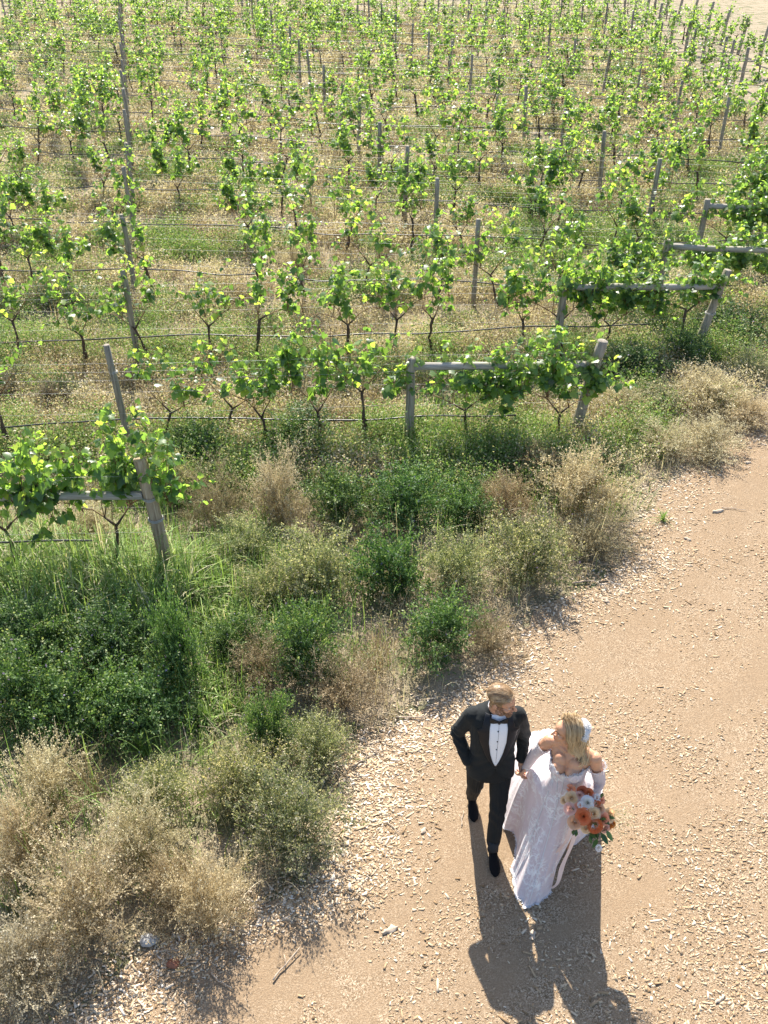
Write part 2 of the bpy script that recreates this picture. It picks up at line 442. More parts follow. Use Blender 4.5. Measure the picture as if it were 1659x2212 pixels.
# (kind, picture x, picture y of the foot, width px, height m, label)
BUSHES = [
 ('dry', 40, 1930, 190, .62, 'fluffy tan dry bush cut by the picture edge, beside the bare twiggy shrub'),
 ('dry', 30, 2200, 250, .60, 'big tan dry bush in the bottom left corner, shading the mulch'),
 ('dry', 180, 2080, 270, .66, 'widest pale tan dry bush, just above the corner bush and casting a dark shadow'),
 ('dry', 310, 1900, 210, .55, 'beige dry bush amid the tan thicket, behind the bush jutting onto the path'),
 ('dry', 440, 2060, 215, .58, 'pale straw coloured seedy bush jutting farthest onto the path'),
 ('brown', 380, 2000, 170, .5, 'brownish dry bush squeezed between the widest tan bush and the jutting straw bush'),
 ('mixed', 625, 1870, 250, .62, 'large grey green bush with a dark side, overhanging the mulch behind the jutting straw bush'),
 ('mixed', 520, 1760, 200, .5, 'tangled grey tan bush behind the large grey green bush'),
 ('green', 575, 1640, 125, .5, 'small bright green leafy bush between tan bushes at the path edge'),
 ('mixed', 690, 1680, 170, .42, 'low olive tan bush at the path edge, right of the small bright green bush'),
 ('twig', 190, 1760, 180, .5, 'bare brown twiggy shrub with hardly any leaves, among the tan bushes'),
 ('dry', 95, 1790, 200, .55, 'upright tan bush behind the bare twiggy shrub, below the dark green thicket'),
 ('mixed', 330, 1790, 190, .42, 'sprawling grey tan bush right of the bare twiggy shrub'),
 ('brown', 740, 1560, 190, .4, 'flattened brown straw bush behind the couple, left of the pale chips'),
 ('green', 395, 1500, 130, .75, 'tall pointed pale green plant standing alone above the dark thicket'),
 ('green', 660, 1490, 185, .55, 'round blue green bush with clear outline beside a collapsed straw bush'),
 ('brown', 560, 1500, 160, .4, 'low straw brown bush left of the round blue green bush'),
 ('twig', 815, 1490, 200, .5, 'collapsed straw coloured bush of bare stems right of the round blue green bush'),
 ('green', 965, 1440, 180, .5, 'blue green bush right behind the man, the last green bush before the path'),
 ('brown', 1060, 1430, 130, .35, 'small brown twiggy bush between the blue green bush and the path'),
 ('mixed', 690, 1310, 220, .62, 'wide grey tan bush in the hedge of weeds, left of a darker green bush'),
 ('green', 850, 1310, 170, .6, 'dark green leafy bush in the middle of the weed hedge'),
 ('mixed', 985, 1300, 170, .55, 'olive bush in the weed hedge, between the dark green and the large grey green bush'),
 ('mixed', 1135, 1285, 220, .66, 'large grey green bush at the right end of the weed hedge, next to the path'),
 ('brown', 1290, 1225, 190, .42, 'low reddish brown dry bush lying on the path edge below the large tan bush'),
 ('dry', 1255, 1150, 230, .72, "large feathery tan bush at the path bend, below the second row's end post"),
 ('brown', 1100, 1140, 150, .5, 'brown and green bush left of the large feathery tan bush'),
 ('dry', 605, 1140, 140, .72, 'tan topped round bush standing up from dark greenery near the first end post'),
 ('brown', 465, 1150, 150, .55, 'brownish green bush left of the tan topped round bush'),
 ('mixed', 375, 1090, 110, .5, 'dark small bush right beside the leaning end post of the first row'),
 ('green', 740, 1150, 180, .5, 'dark green shaded bush right of the tan topped round bush'),
 ('green', 880, 1160, 190, .5, 'dark green bush in the shade below the inner brace post of the second row'),
 ('green', 1000, 1150, 150, .45, 'shaded green weed bush below the vine trunk of the second row brace'),
 ('dry', 1350, 915, 130, .42, 'pinkish tan tuft bush just right of the end post of the second row'),
 ('dry', 1545, 905, 180, .5, 'wide beige bush near the path, far right below the third row'),
 ('dry', 1435, 1000, 150, .36, 'beige bush on the path edge with a short shadow on the mulch'),
 ('dry', 1535, 1000, 170, .38, 'beige bush on the outer bend of the path, nearest the right edge'),
 ('dry', 1625, 930, 120, .35, 'pale dry bush touching the right picture edge beside the path'),
 ('green', 1380, 845, 150, .5, 'dark green rounded weed bush left of the end post of the third row'),
 ('green', 1480, 800, 130, .45, 'dark green weed bush at the foot of the end post of the third row'),
 ('green', 1600, 755, 170, .5, 'dark green leafy bush at the right edge, above the beige bushes'),
 ('mixed', 1430, 905, 140, .36, 'greyish low bush between the pinkish tan tuft and the wide beige bush'),
 ('mixed', 1620, 830, 120, .35, 'olive green low bush at the right edge below the dark green leafy bush'),
 ('green', 45, 1600, 230, .55, 'dark green weed bush with purple flowers at the left picture edge'),
 ('green', 165, 1630, 240, .55, 'dark green weed bush with purple flowers, lowest of the thicket'),
 ('green', 290, 1600, 220, .5, 'dark green weed bush with flowers, at the right side of the thicket'),
 ('green', 95, 1480, 230, .5, 'shaded green weed bush below the long drooping grass'),
 ('green', 240, 1480, 220, .48, 'broad shaded green weed bush between the drooping grass and tall pointed plant'),
 ('green', 500, 1440, 150, .4, 'fresh green weed bush right of the tall pointed plant'),
 ('green', 430, 1020, 160, .45, 'dark green weed bush behind the leaning end post of the first row'),
 ('green', 640, 990, 190, .42, 'leafy green weed bush under the vines of the second row'),
 ('mixed', 520, 1240, 160, .42, 'grey green low bush right of the foot of the leaning end post'),
 ('dry', 180, 1195, 170, .35, 'low tan bush behind the irrigation hose of the first row'),
 ('brown', 120, 900, 120, .4, 'small brownish bush between the first and the second vine row at the left'),
 ('brown', 1170, 1060, 150, .45, 'greyish brown feathery bush behind the large tan bush'),
 ('mixed', 570, 1330, 160, .4, 'grey tan bush at the left end of the weed hedge'),
 ('dry', 640, 600, 75, .55, 'tall tan dry bush standing between the third and the fourth vine row'),
 ('brown', 830, 590, 70, .5, 'brown dry bush in the gap between vine rows, right of the tall tan bush'),
 ('green', 1150, 480, 70, .5, 'very dark green weed bush in the shade deep between the vine rows'),
]
for i, (kind, px, py, wpx, hm, lab) in enumerate(BUSHES):
    p = at(px, py)
    r = wpx / px_per_m(p[1]) / 2
    p[1] += r * .55                                # the pixel is the bush's near foot
    nm = {'dry': 'dry_bush', 'brown': 'dry_bush', 'mixed': 'weed_bush', 'green': 'weed_bush', 'twig': 'twiggy_shrub'}[kind]
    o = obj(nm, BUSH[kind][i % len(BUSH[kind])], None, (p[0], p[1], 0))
    o.rotation_euler = (rng.normal(0, .06), rng.normal(0, .06), rng.uniform(0, 2 * PI))
    o.scale = (r / .5 * 1.12, r / .5 * 1.02, hm / .62 * ((1.3 if kind == 'green' else 1.25) if py > 1000 else 1.15))
    tag(o, lab, 'bush', 'wild bushes along the path')

# ------------------------------------------------------------------ grass and weeds
def blades(s, x, y, h, wid, tone, lean=.5, z0=0.0, k=4, droop=.5):
    n = len(x)
    a = rng.uniform(0, 2 * PI, n); ln = np.abs(rng.normal(0, lean, n))
    dx, dy = np.cos(a) * ln, np.sin(a) * ln
    t = np.linspace(0, 1, k)[None, :]
    P = np.stack([x[:, None] + dx[:, None] * h[:, None] * t ** 1.6, y[:, None] + dy[:, None] * h[:, None] * t ** 1.6,
                  z0 + h[:, None] * (t - droop * ln[:, None] * t ** 2.5 * .6)], -1)
    P[..., 2] = np.maximum(P[..., 2], .002)
    W = wid[:, None] * (1 - .8 * t ** 1.5)
    s.ribbons(P, W, np.stack([np.cos(a), np.sin(a) , np.full(n, .15)], 1), tone)

ROW0 = {1: (8.62, .045), 2: (11.39, .055), 3: (14.12, .045), 4: (16.5, -.075), 5: (19.15, -.11), 6: (21.45, -.16)}
def ROW_Y(k, x=0):
    y, sl = ROW0.get(k, (21.45 + 2.5 * (k - 6), -.19))
    return y + sl * x

def green_map(x, y):
    """0 dry .. 1 green"""
    g = .10 + .95 * (vnoise(x, y, 1.7) - .5) + .7 * (vnoise(x, y, .6, 2) - .5)
    g += .5 * np.clip(1 - (y - 11) / 8, 0, 1) * .5                              # greener near
    g += .55 * np.exp(-((x - 6) / 3.5) ** 2) * np.exp(-((y - 18) / 5) ** 2)      # green pocket at right ends
    g += .65 * np.exp(-((x - .6) / 3.0) ** 2 - ((y - 10.6) / 1.1) ** 2)
    g += .7 * np.exp(-((x + 3.0) / 2.2) ** 2 - ((y - 7.6) / 1.2) ** 2)
    rowd = np.abs(((y - .045 * x - 8.62) / 2.77 + .5) % 1 - .5) * 2.77
    g += .22 * np.exp(-(rowd / .45) ** 2)
    g -= .35 * np.exp(-((path_d(x, y)) / .6) ** 2)
    g -= .12 * np.clip((y - 20) / 15, 0, 1)
    return g

def make_grass(near):
    s = Soup()
    bands = (((3.2, 6.5, 1100), (6.5, 10, 1000), (10, 13, 560), (13, 16, 360)) if near else
             ((16, 21, 210), (21, 28, 120), (28, 38, 65), (38, 52, 36), (52, 72, 20)))
    for y0, y1, dens in bands:
        hw = .404 * (y1 * .825 + 3.8) + .8
        n = int((y1 - y0) * 2 * hw * dens)
        x = rng.uniform(-hw, hw, n); y = rng.uniform(y0, y1, n)
        d = path_d(x, y)
        clump = vnoise(x, y, .35, 5) * .55 + vnoise(x, y, .13, 6) * .45
        pr = np.clip(.25 + 1.6 * (clump - .3), .05, 1) * np.clip(-d / .7 + .08, 0, 1)
        pr *= np.where((y < 10.3) & (d > -3.2), .3, 1)
        pr *= np.where(x > 16.5, .5, 1)
        k = in_view(x, y, .8) & (rng.random(n) < pr)
        x, y, clump = x[k], y[k], clump[k]; n = len(x)
        g = green_map(x, y); isg = rng.random(n) < np.clip((g - .22) * 1.9, .03, .95)
        far = max(1, y0 / 14)
        h = np.where(isg, rng.uniform(.1, .32, n), rng.uniform(.1, .36, n)) * (.55 + .9 * clump) * (1 if near else .9)
        wd = rng.uniform(.005, .011, n) * np.where(isg, 1.3, .85) * far
        tone = np.where(isg, np.clip(rng.normal(.72, .13, n), .5, 1), np.clip(rng.normal(.24, .16, n), 0, .46))
        blades(s, x, y, h, wd, tone, .55)
        print('grass', y0, n)
    return s

def seedheads(s, y0, y1, dens, size, zlo=.12, zhi=.5):
    """flecks of dry seed heads and small weed leaves floating on the stems' tops, in clumps"""
    hw = .404 * (y1 * .825 + 3.8) + .6
    n = int((y1 - y0) * 2 * hw * dens)
    x = rng.uniform(-hw, hw, n); y = rng.uniform(y0, y1, n)
    cl = vnoise(x, y, .9, 8) * .6 + vnoise(x, y, .3, 9) * .4
    k = in_view(x, y, .6) & (rng.random(n) < np.clip((cl - .42) * 3.2, 0, 1)) & (path_d(x, y) < -.35) & (x < 15)
    x, y, cl = x[k], y[k], cl[k]; n = len(x)
    z = zlo * .2 + (cl - .4) * (zhi - zlo) * 2.2 * np.sqrt(rng.random(n)) + .03
    A = rdir(n) + np.array([0, 0, .4]); A = norm(A); B = norm(np.cross(A, rdir(n)))
    ln = size * rng.uniform(.6, 1.4, n)
    g = green_map(x, y) + .04; isg = rng.random(n) < np.clip((g - .2) * 1.7, .06, .9)
    tone = np.where(isg, np.clip(rng.normal(.64, .15, n), .5, 1), np.clip(rng.normal(.27, .16, n), .0, .46))
    s.flecks(np.stack([x, y, z], 1), A * ln[:, None], B * (ln * .36)[:, None], tone)

sn = make_grass(True)
seedheads(sn, 6, 10, 900, .017); seedheads(sn, 10, 16, 1500, .026)
# long drooping green grass at the left, below the first row; bright grass under the second row's brace
for (px, py, rx, ry, n, h) in ((150, 1340, 1.35, .7, 1700, .9), (60, 1280, .9, .5, 700, .7), (480, 1270, .8, .5, 1000, .4), (1090, 985, 1.1, .55, 3000, .42),
                               (930, 1010, .6, .5, 1800, .4), (1250, 985, .8, .5, 2000, .36), (400, 1300, .5, .4, 1200, .45), (560, 1390, .7, .5, 1500, .36), (430, 1560, .45, .4, 900, .3)):
    c = at(px, py); a = rng.uniform(0, 2 * PI, n); r = np.sqrt(rng.random(n))
    x, y = c[0] + rx * r * np.cos(a), c[1] + .3 + ry * r * np.sin(a)
    blades(sn, x, y, h * rng.uniform(.5, 1.15, n), rng.uniform(.009, .019, n), np.clip(rng.normal(.74, .2, n), .46, 1), .95, k=8, droop=1.25)
# low leafy weeds filling between the bushes along the path
n = 80000
x = rng.uniform(-4.6, 8, n); y = rng.uniform(4.2, 14, n); d = path_d(x, y)
cl = vnoise(x, y, .5, 12) * .55 + vnoise(x, y, .2, 13) * .45
k = in_view(x, y, .5) & (d < -.15) & (d > -3.6) & (rng.random(n) < np.clip((cl - .33) * 3, 0, 1) * np.clip(-d / .5, 0, 1))
x, y, cl, d = x[k], y[k], cl[k], d[k]; n = len(x)
z = .01 + (cl - .3) * .42 * np.sqrt(rng.random(n)) * np.clip(-d * 1.2, .2, 1)
A = norm(rdir(n) + np.array([0, 0, .5])); B = norm(np.cross(A, rdir(n))); ln = .02 * rng.uniform(.6, 1.4, n)
isg = rng.random(n) < np.clip((green_map(x, y) - .1) * 1.9, .12, .92)
sn.flecks(np.stack([x, y, z], 1), A * ln[:, None], B * (ln * .38)[:, None], np.where(isg, np.clip(rng.normal(.66, .1, n), .52, 1), np.clip(rng.normal(.28, .12, n), .02, .46)))
n = 5200
x = rng.uniform(-4.6, 6.5, n); y = rng.uniform(4.3, 12.5, n); d = path_d(x, y)
k = in_view(x, y, .4) & (d < -.3) & (d > -3.6) & (vnoise(x, y, .8, 31) > .47)
x, y = x[k], y[k]; n = len(x); isg = green_map(x, y) > rng.uniform(.1, .6, n)
blades(sn, x, y, rng.uniform(.35, .8, n), rng.uniform(.004, .009, n) * np.where(isg, 1.5, .8), np.where(isg, rng.uniform(.6, 1, n), rng.uniform(.1, .46, n)), .55, k=7, droop=1.0)
tag(obj('grass', sn.mesh('grass', [M['grass']])), 'mixed dry and green grass and weeds along the path and nearest vine rows', 'grass', kind='stuff')
sf = make_grass(False)
seedheads(sf, 16, 24, 800, .036); seedheads(sf, 24, 40, 330, .05, zhi=.42); seedheads(sf, 40, 66, 110, .08, zhi=.4)
tag(obj('grass', sf.mesh('grass', [M['grass']])), 'sparse dry straw and grass covering the ground between the far vine rows', 'grass', kind='stuff')

# ragged low mounds of dry and green weeds on the vineyard floor
def undergrowth():
    s = Soup(); n_m = 0
    for _ in range(5600):
        y = 10.2 + 46 * rng.random() ** 1.5; x = rng.uniform(-1, 1) * (.404 * (y * .825 + 3.8) + .6)
        if path_d(x, y) > -1.0 or x > 15: continue
        rowd = abs(((y - .045 * x - 8.62) / 2.77 + .5) % 1 - .5) * 2.77
        if rng.random() > .35 + .65 * math.exp(-(rowd / .55) ** 2): continue
        far = max(1., y / 15); R = rng.uniform(.18, .5); Hh = rng.uniform(.16, .52)
        m = int(1300 * (R / .4) ** 2 / far ** 1.2); n_m += 1
        c = rdir(m, .0) * (rng.random((m, 1)) ** .3) * np.array([R, R * .8, Hh]) * (1 + .25 * rng.standard_normal((m, 1)))
        C = c + np.array([x, y, .02]); C[:, 2] = np.maximum(C[:, 2], .01)
        A = norm(rdir(m) + norm(c) * .6); B = norm(np.cross(A, rdir(m))); ln = .026 * far ** .8 * rng.uniform(.5, 1.6, m)
        g = float(green_map(np.array([x]), np.array([y]))[0])
        if rng.random() < np.clip((g - .1) * 2, .12, .9): tone = np.clip(rng.normal(rng.uniform(.54, .7), .14, m), .5, 1)
        else: tone = np.clip(rng.normal(rng.uniform(.0, .36), .13, m), 0, .46)
        s.flecks(C, A * ln[:, None], B * (ln * .34)[:, None], tone)
    print('mounds', n_m)
    tag(obj('undergrowth', s.mesh('undergrowth', [M['grass']])), 'low tangled dry and green weeds growing between the vine rows', 'undergrowth', kind='stuff')
undergrowth()

# strap-leaved rosettes at the foot of the thicket
def rosette(seed, n=46):
    global rng
    keep, rng = rng, np.random.default_rng(seed)
    s = Soup(); x = rng.normal(0, .02, n); y = rng.normal(0, .02, n)
    blades(s, x, y, rng.uniform(.16, .3, n), rng.uniform(.014, .022, n), rng.uniform(.62, .95, n), 1.0, k=6, droop=.8)
    rng = keep
    return s.mesh('rosette', [M['grass']])
for (px, py, lab) in ((448, 1560, 'bright green strap leaved tuft at the right foot of the dark thicket'), (312, 1630, 'small strap leaved green tuft below the dark thicket, left of the brighter tuft'),
                      (1432, 1125, 'tiny tuft of fresh grass alone on the mulch at the path bend')):
    p = at(px, py); o = obj('leaf_tuft', rosette(px), None, (p[0], p[1], 0)); o.scale = (1, 1, 1) if px < 1000 else (.55,) * 3
    tag(o, lab, 'plant', 'leafy tufts')

# ------------------------------------------------------------------ vine leaves
half = [(.16, -.20), (.40, -.16), (.44, .04), (.66, .20), (.47, .36), (.36, .50), (.27, .72)]
outl = [(0, -.02)] + half + [(0, 1.0)] + [(-a, b) for a, b in half[::-1]]
NEAR_T = np.array([(0, .28, .0)] + [(a, b, -.30 * abs(a) ** 1.3 - .22 * max(b - .3, 0) ** 1.5) for a, b in outl])
m_ = len(outl)
NEAR_F = np.array([(0, 1 + i, 1 + (i + 1) % m_) for i in range(m_)])
FAR_T = np.array([(0, -.05, 0), (.5, .0, -.12), (.45, .5, -.12), (0, 1, -.15), (-.45, .5, -.12), (-.5, .0, -.12), (0, .35, .05)])
FAR_F = np.array([(6, i, (i + 1) % 6) for i in range(6)])

def vine_geo(seed, near=True, top=1.55, nsh=8, dens=1.0, spread=.62, arm_min=.25):
    """returns (trunk soup, shoots soup, foliage soup)"""
    global rng
    keep, rng = rng, np.random.default_rng(seed)
    tr, sh, fo = Soup(), Soup(), Soup()
    seg = 7 if near else 4
    # gnarled trunk leaning a little, a short arm or two, shoots rising in a narrow fan
    k = 8 if near else 4
    t = np.linspace(0, 1, k); hz = rng.uniform(.45, .8)
    lean = rng.normal(0, .08, 2)
    P = np.stack([lean[0] * t + np.cumsum(rng.normal(0, .014, k)), lean[1] * t + np.cumsum(rng.normal(0, .012, k)), hz * t], 1); P[0, :2] = 0
    tr.tube(P, np.linspace(.03, .02, k) * rng.uniform(.85, 1.2) * (1 + .2 * rng.standard_normal(k)), .5, seg)
    head = P[-1]; starts = [head]
    for sgn in ((-1, 1) if rng.random() < .75 else (rng.choice([-1, 1]),)):
        La = rng.uniform(arm_min, spread); q = np.linspace(0, 1, 7)                 # thin canes bent down along the wire
        A = head + np.stack([sgn * La * q, rng.normal(0, .03, 7) * q, (.12 + .3 * rng.random()) * np.sin(q * 2.2) + rng.normal(0, .015, 7)], 1)
        tr.tube(A[:2], [.016, .011], .4, max(4, seg - 2)); sh.tube(A, np.linspace(.009, .004, 7), .4, max(3, seg - 3), cap=False)
        starts += [A[j] for j in rng.integers(1, 7, 5)]
    lat = rng.random() < .6; nlat = 1                                # one longer cane laid along a higher wire
    for i in range(int(nsh * 1.25)):
        b = starts[rng.integers(len(starts))]
        zt = rng.uniform(.72, 1.2) * top
        if rng.random() < .15: zt = rng.uniform(.8, 1.1)
        kk = 9; q = np.linspace(0, 1, kk)[:, None]
        dx = rng.normal(0, .16); dy = rng.normal(0, .12)
        end = np.array([b[0] + dx, b[1] + dy, zt])
        droop = rng.random() < .22
        if lat and i < nlat:
            sg = rng.choice([-1, 1]); end = b + np.array([sg * rng.uniform(.5, .95), 0, rng.uniform(.2, .6)]); droop = False
        S = b + (end - b) * np.concatenate([q ** (1.15 if lat and i < nlat else 1.3), q, q ** (.6 if lat and i < nlat else .9)], 1) + np.cumsum(rng.normal(0, .018, (kk, 3)), 0)
        if droop: S += np.array([rng.choice([-1, 1]) * rng.uniform(.2, .6), rng.normal(0, .15), -rng.uniform(.15, .55)]) * q ** 2.6
        sh.tube(S, np.linspace(.0048, .002, kk), .5, 4 if near else 3, cap=False)
        # nodes
        ln = np.linalg.norm(np.diff(S, axis=0), axis=1).sum()
        nl = max(3, int(ln / (.022 if near else .0225) * dens * rng.uniform(.6, 1.15)))
        u = np.sort(rng.uniform(.12, 1.03, nl) ** .75); ii = np.clip((u * (kk - 1)).astype(int), 0, kk - 2); f = (u * (kk - 1) - ii)[:, None]
        N0 = S[ii] * (1 - f) + S[ii + 1] * f
        # leaves thin out in some stretches
        keepm = rng.random(nl) < np.clip(2.6 * (vnoise(u * 3 + i * 3.3 + seed, u * 0 + i, .55) - .2), .12, 1)
        N0, u = N0[keepm], u[keepm]; nl = len(u)
        if nl == 0: continue
        a = rng.uniform(0, 2 * PI, nl); out = np.stack([np.cos(a), np.sin(a) * .9, rng.normal(.12, .35, nl)], 1)
        pl = rng.uniform(.03, .1, nl)[:, None]
        C = N0 + norm(out) * pl
        size = rng.uniform(.035, .098, nl) * (1.08 - .45 * u ** 3) * (1.12 if near else 1.1)
        tipd = norm(np.stack([np.cos(a), np.sin(a), rng.normal(-.75, .5, nl)], 1) + rng.normal(0, .35, (nl, 3)))
        nrm = norm(np.stack([np.cos(a) * .55, np.sin(a) * .55, np.full(nl, .75)], 1) + rng.normal(0, .4, (nl, 3)))
        U = norm(np.cross(tipd, nrm)); Nn = np.cross(U, tipd)
        tone = np.clip(rng.normal(.42, .26, nl) + .3 * (u - .4), 0, .95)
        tone = np.where(rng.random(nl) < .00004, .99, tone)
        T, F = (NEAR_T, NEAR_F) if near else (FAR_T, FAR_F)
        fo.leaves(T, F, C, U, tipd, Nn, size, tone)
    rng = keep
    return tr, sh, fo

def vine_variant(seed, near, **kw):
    tr, sh, fo = vine_geo(seed, near, **kw)
    return (tr.mesh('vine_trunk', [M['vine_bark']], True), sh.mesh('vine_shoots', [M['cane']], True), fo.mesh('vine_foliage', [M['grape_leaf']]))

NEARV = [vine_variant(300 + i, True, top=t, nsh=n, dens=d, spread=s) for i, (t, n, d, s) in enumerate((
    (1.65, 10, 1.0, .7), (1.5, 8, 1.0, .7), (1.75, 9, .95, .55), (1.35, 8, 1.0, .75), (1.7, 13, 1.0, .7), (1.6, 6, .9, .75), (1.45, 12, 1.05, .6), (1.85, 8, 1.0, .35)))]
LOOK = ['tall upright leafy', 'medium leafy', 'tall many stemmed', 'short open', 'dense bushy', 'thin straggly', 'short bushy', 'tall slim']
BRACEV = [vine_variant(360 + i, True, top=1.5, nsh=28, dens=1.35, spread=1.05, arm_min=.6) for i in range(3)]
FARV = [vine_variant(400 + i, False, top=1.4 + .07 * i, nsh=7 + 2 * (i % 4), dens=1.0, spread=.7) for i in range(6)]

ORD = ['zeroth', 'first', 'second', 'third', 'fourth', 'fifth', 'sixth', 'seventh', 'eighth', 'ninth', 'tenth', 'eleventh', 'twelfth', 'thirteenth', 'fourteenth', 'fifteenth', 'sixteenth', 'seventeenth', 'eighteenth', 'nineteenth', 'twentieth',
       'twenty-first', 'twenty-second', 'twenty-third', 'twenty-fourth', 'twenty-fifth', 'twenty-sixth', 'twenty-seventh', 'twenty-eighth', 'twenty-ninth', 'thirtieth', 'thirty-first', 'thirty-second', 'thirty-third', 'thirty-fourth', 'thirty-fifth']

def place_vine(var, x, y, label, group, s=1.0):
    r = empty('grape_vine', (x, y, 0), rng.normal(0, .15) + (PI if rng.random() < .5 else 0))
    r.scale = (1, 1, s)
    for nm, me in zip(('trunk', 'shoots', 'foliage'), var):
        obj(nm, me, r)
    return tag(r, label, 'grapevine', group)

# ------------------------------------------------------------------ trellis rows, hoses and vines
NROWS = 22
RIGHT_END = {1: -2.42, 2: 2.62, 3: 5.08, 4: 6.95, 5: 8.3, 6: 9.8, 7: 11.2, 8: 12.4, 9: 13.4, 10: 14.2}
def post_mesh(P0, P1, r, seg=10, mat='post_wood'):
    s = Soup(); P0, P1 = np.array(P0, float), np.array(P1, float)
    t = np.linspace(0, 1, 7)[:, None]
    P = P0 + (P1 - P0) * t + rng.normal(0, r * .06, (7, 3)); rr = r * (1.08 - .14 * t[:, 0]) * (1 + .03 * rng.standard_normal(7))
    P = np.vstack([P, P[-1] + (P1 - P0) / np.linalg.norm(P1 - P0) * r * .12]); rr = np.append(rr, rr[-1] * .82)
    s.tube(P, rr, .5, seg)
    return s.mesh('post', [M[mat]], True)

def tie_mesh(c, r):
    """a few turns of binding wire round a post"""
    s = Soup(); a = np.linspace(0, 6 * PI, 50)
    s.tube(np.stack([c[0] + r * np.cos(a), c[1] + r * np.sin(a), c[2] + .035 * a / (6 * PI) + .004 * np.sin(a * 5)], 1), .0035, .5, 5)
    return s.mesh('wire_tie', [M['wire']], True)

TRUNK_PX = {1: [(255, 1222), (60, 1225)], 2: [(30, 985), (343, 978), (480, 960), (585, 955), (700, 955), (797, 950), (1003, 945), (1200, 925)],
            3: [(70, 778), (205, 775), (338, 790), (460, 770), (553, 780), (757, 760), (845, 755), (925, 752), (1115, 735), (1200, 745), (1290, 752), (1450, 750)]}
LINE_POSTS = {1: [], 2: [-3.45], 3: [-3.93]}
n_vines = 0; far_soups = [Soup(), Soup(), Soup()]
for k in range(1, NROWS + 1):
    y0 = ROW_Y(k)
    hw = .404 * (y0 * .825 + 3.8) + (1.6 if k < 10 else 1.0)
    xr = min(RIGHT_END.get(k, 14.8), hw); xl = -hw
    ended = RIGHT_END.get(k, 14.8) < hw
    root = empty('vine_trellis', (0, y0, 0))
    Y = lambda x: ROW_Y(k, x) - y0
    # posts
    if k in LINE_POSTS: px_ = list(LINE_POSTS[k])
    else:
        a0, a1 = 1.62 - .58 * (k - 4), -4.6 - .62 * (k - 4); px_ = [a1 - 6 * m for m in range(5)] + [a0 + 5.25 * m for m in range(6)]
        px_ = [p for p in px_ if xl < p < xr - (2.6 if ended else 0)]
    for p in px_:
        h = rng.uniform(1.42, 1.62); ln = rng.normal(0, .05)
        lx = {2: -.08, 3: -.02}.get(k, ln)
        po = obj('post', post_mesh((p, Y(p), -.05), (p + lx, Y(p) + rng.normal(0, .03), h), rng.uniform(.042, .052), 9 if k < 9 else 6), root)
        if k < 4: obj('wire_tie', tie_mesh((p + lx * .75, Y(p), h * .75), .053), po)
    zr = 1.16 if k > 1 else 1.08
    if ended:
        xi = xr - (2.28 if k < 4 else 2.1)
        ex_ = {1: -.13, 2: .25, 3: .28}.get(k, .16)
        he = {1: 1.52, 2: 1.5}.get(k, 1.42)
        po = obj('post', post_mesh((xr, Y(xr), -.05), (xr + ex_, Y(xr) + .02, he), .075 if k < 3 else .065, 12, 'fresh_wood' if k == 1 else 'post_wood'), root)
        if k < 4:
            for fz in (.5, .68): obj('wire_tie', tie_mesh((xr + ex_ * fz, Y(xr), he * fz), .082), po)
        obj('post', post_mesh((xi, Y(xi), -.05), (xi + .02, Y(xi), 1.32), .062, 12), root)
        e1 = xr + ex_ * .8 - .06
        if k < 9: obj('rail', post_mesh((xi + .05, Y(xi), zr + .04), (e1, Y(xr), zr), .05, 10, 'rail_wood'), root)
    # wires
    for zi, z in enumerate((.66, .92, 1.15, 1.34, 1.5)):
        if k > 13 and zi in (1, 3): continue
        s = Soup(); n = 24 if k < 10 else 14
        x = np.linspace(xl, xr + (.05 if ended else 0), n)
        zz = z + rng.normal(0, .002, n) - .02 * np.abs(np.sin(x * PI / 5.5)) - (.12 * (z > 1.2) if (ended and k < 4) else 0)
        s.tube(np.stack([x, np.array([Y(v) for v in x]) + rng.normal(0, .006, n) + (.05 if zi % 2 else -.05), zz], 1), .0014 if k < 10 else .0016, .5, 4, cap=False)
        obj('wire', s.mesh('wire', [M['wire']], True), root)
    labs = {1: 'nearest vine trellis, with a leaning split end post and a rail at the left', 2: 'vine trellis whose leafy end brace of two posts and a rail stands mid picture', 3: 'third vine trellis from the path, its railed end brace right of the leafy one',
            4: 'fourth vine trellis from the path, its rail running out at the right edge', 5: 'fifth vine trellis from the path, one grey rail above the fourth row’s rail', 6: 'sixth vine trellis from the path, its rail end topmost at the right edge'}
    lab = labs.get(k, f'{ORD[k]} vine trellis from the path, grey posts and thin wires up the vineyard')
    tag(root, lab.replace('’', "'"), 'trellis', 'vine trellises of the vineyard')
    # drip hose
    s = Soup(); n = int((xr - xl) / .16); x = np.linspace(xl, xr - (.8 if ended else 0), n)
    wob = (vnoise(x, x * 0 + k * 3.1, .9) - .5) * .1 + (vnoise(x, x * 0 + k * 1.7, 2.6) - .5) * .2
    s.tube(np.stack([x, np.array([ROW_Y(k, v) for v in x]) + .06 + (vnoise(x, x * 0 + k, 1.2, 4) - .5) * .12, .43 + wob], 1), .0115 if k < 8 else .014, .5, 6, cap=True)
    ho = obj('drip_hose', s.mesh('drip_hose', [M['hose']], True), None)
    tag(ho, f'black irrigation hose strung along the {ORD[k]} vine row from the path', 'hose', 'irrigation hoses')
    # vines
    if k in TRUNK_PX: xs = sorted(at(*p)[0] for p in TRUNK_PX[k])
    else: xs = [v + rng.normal(0, .3) for v in np.arange(xl + .4 + (k * .43) % 1.0, xr - .2, 1.2)]
    if k in (2, 3): xs = [xs[0] - 1.5] + xs
    if k == 1: xs = [xs[0] - 1.5] + xs
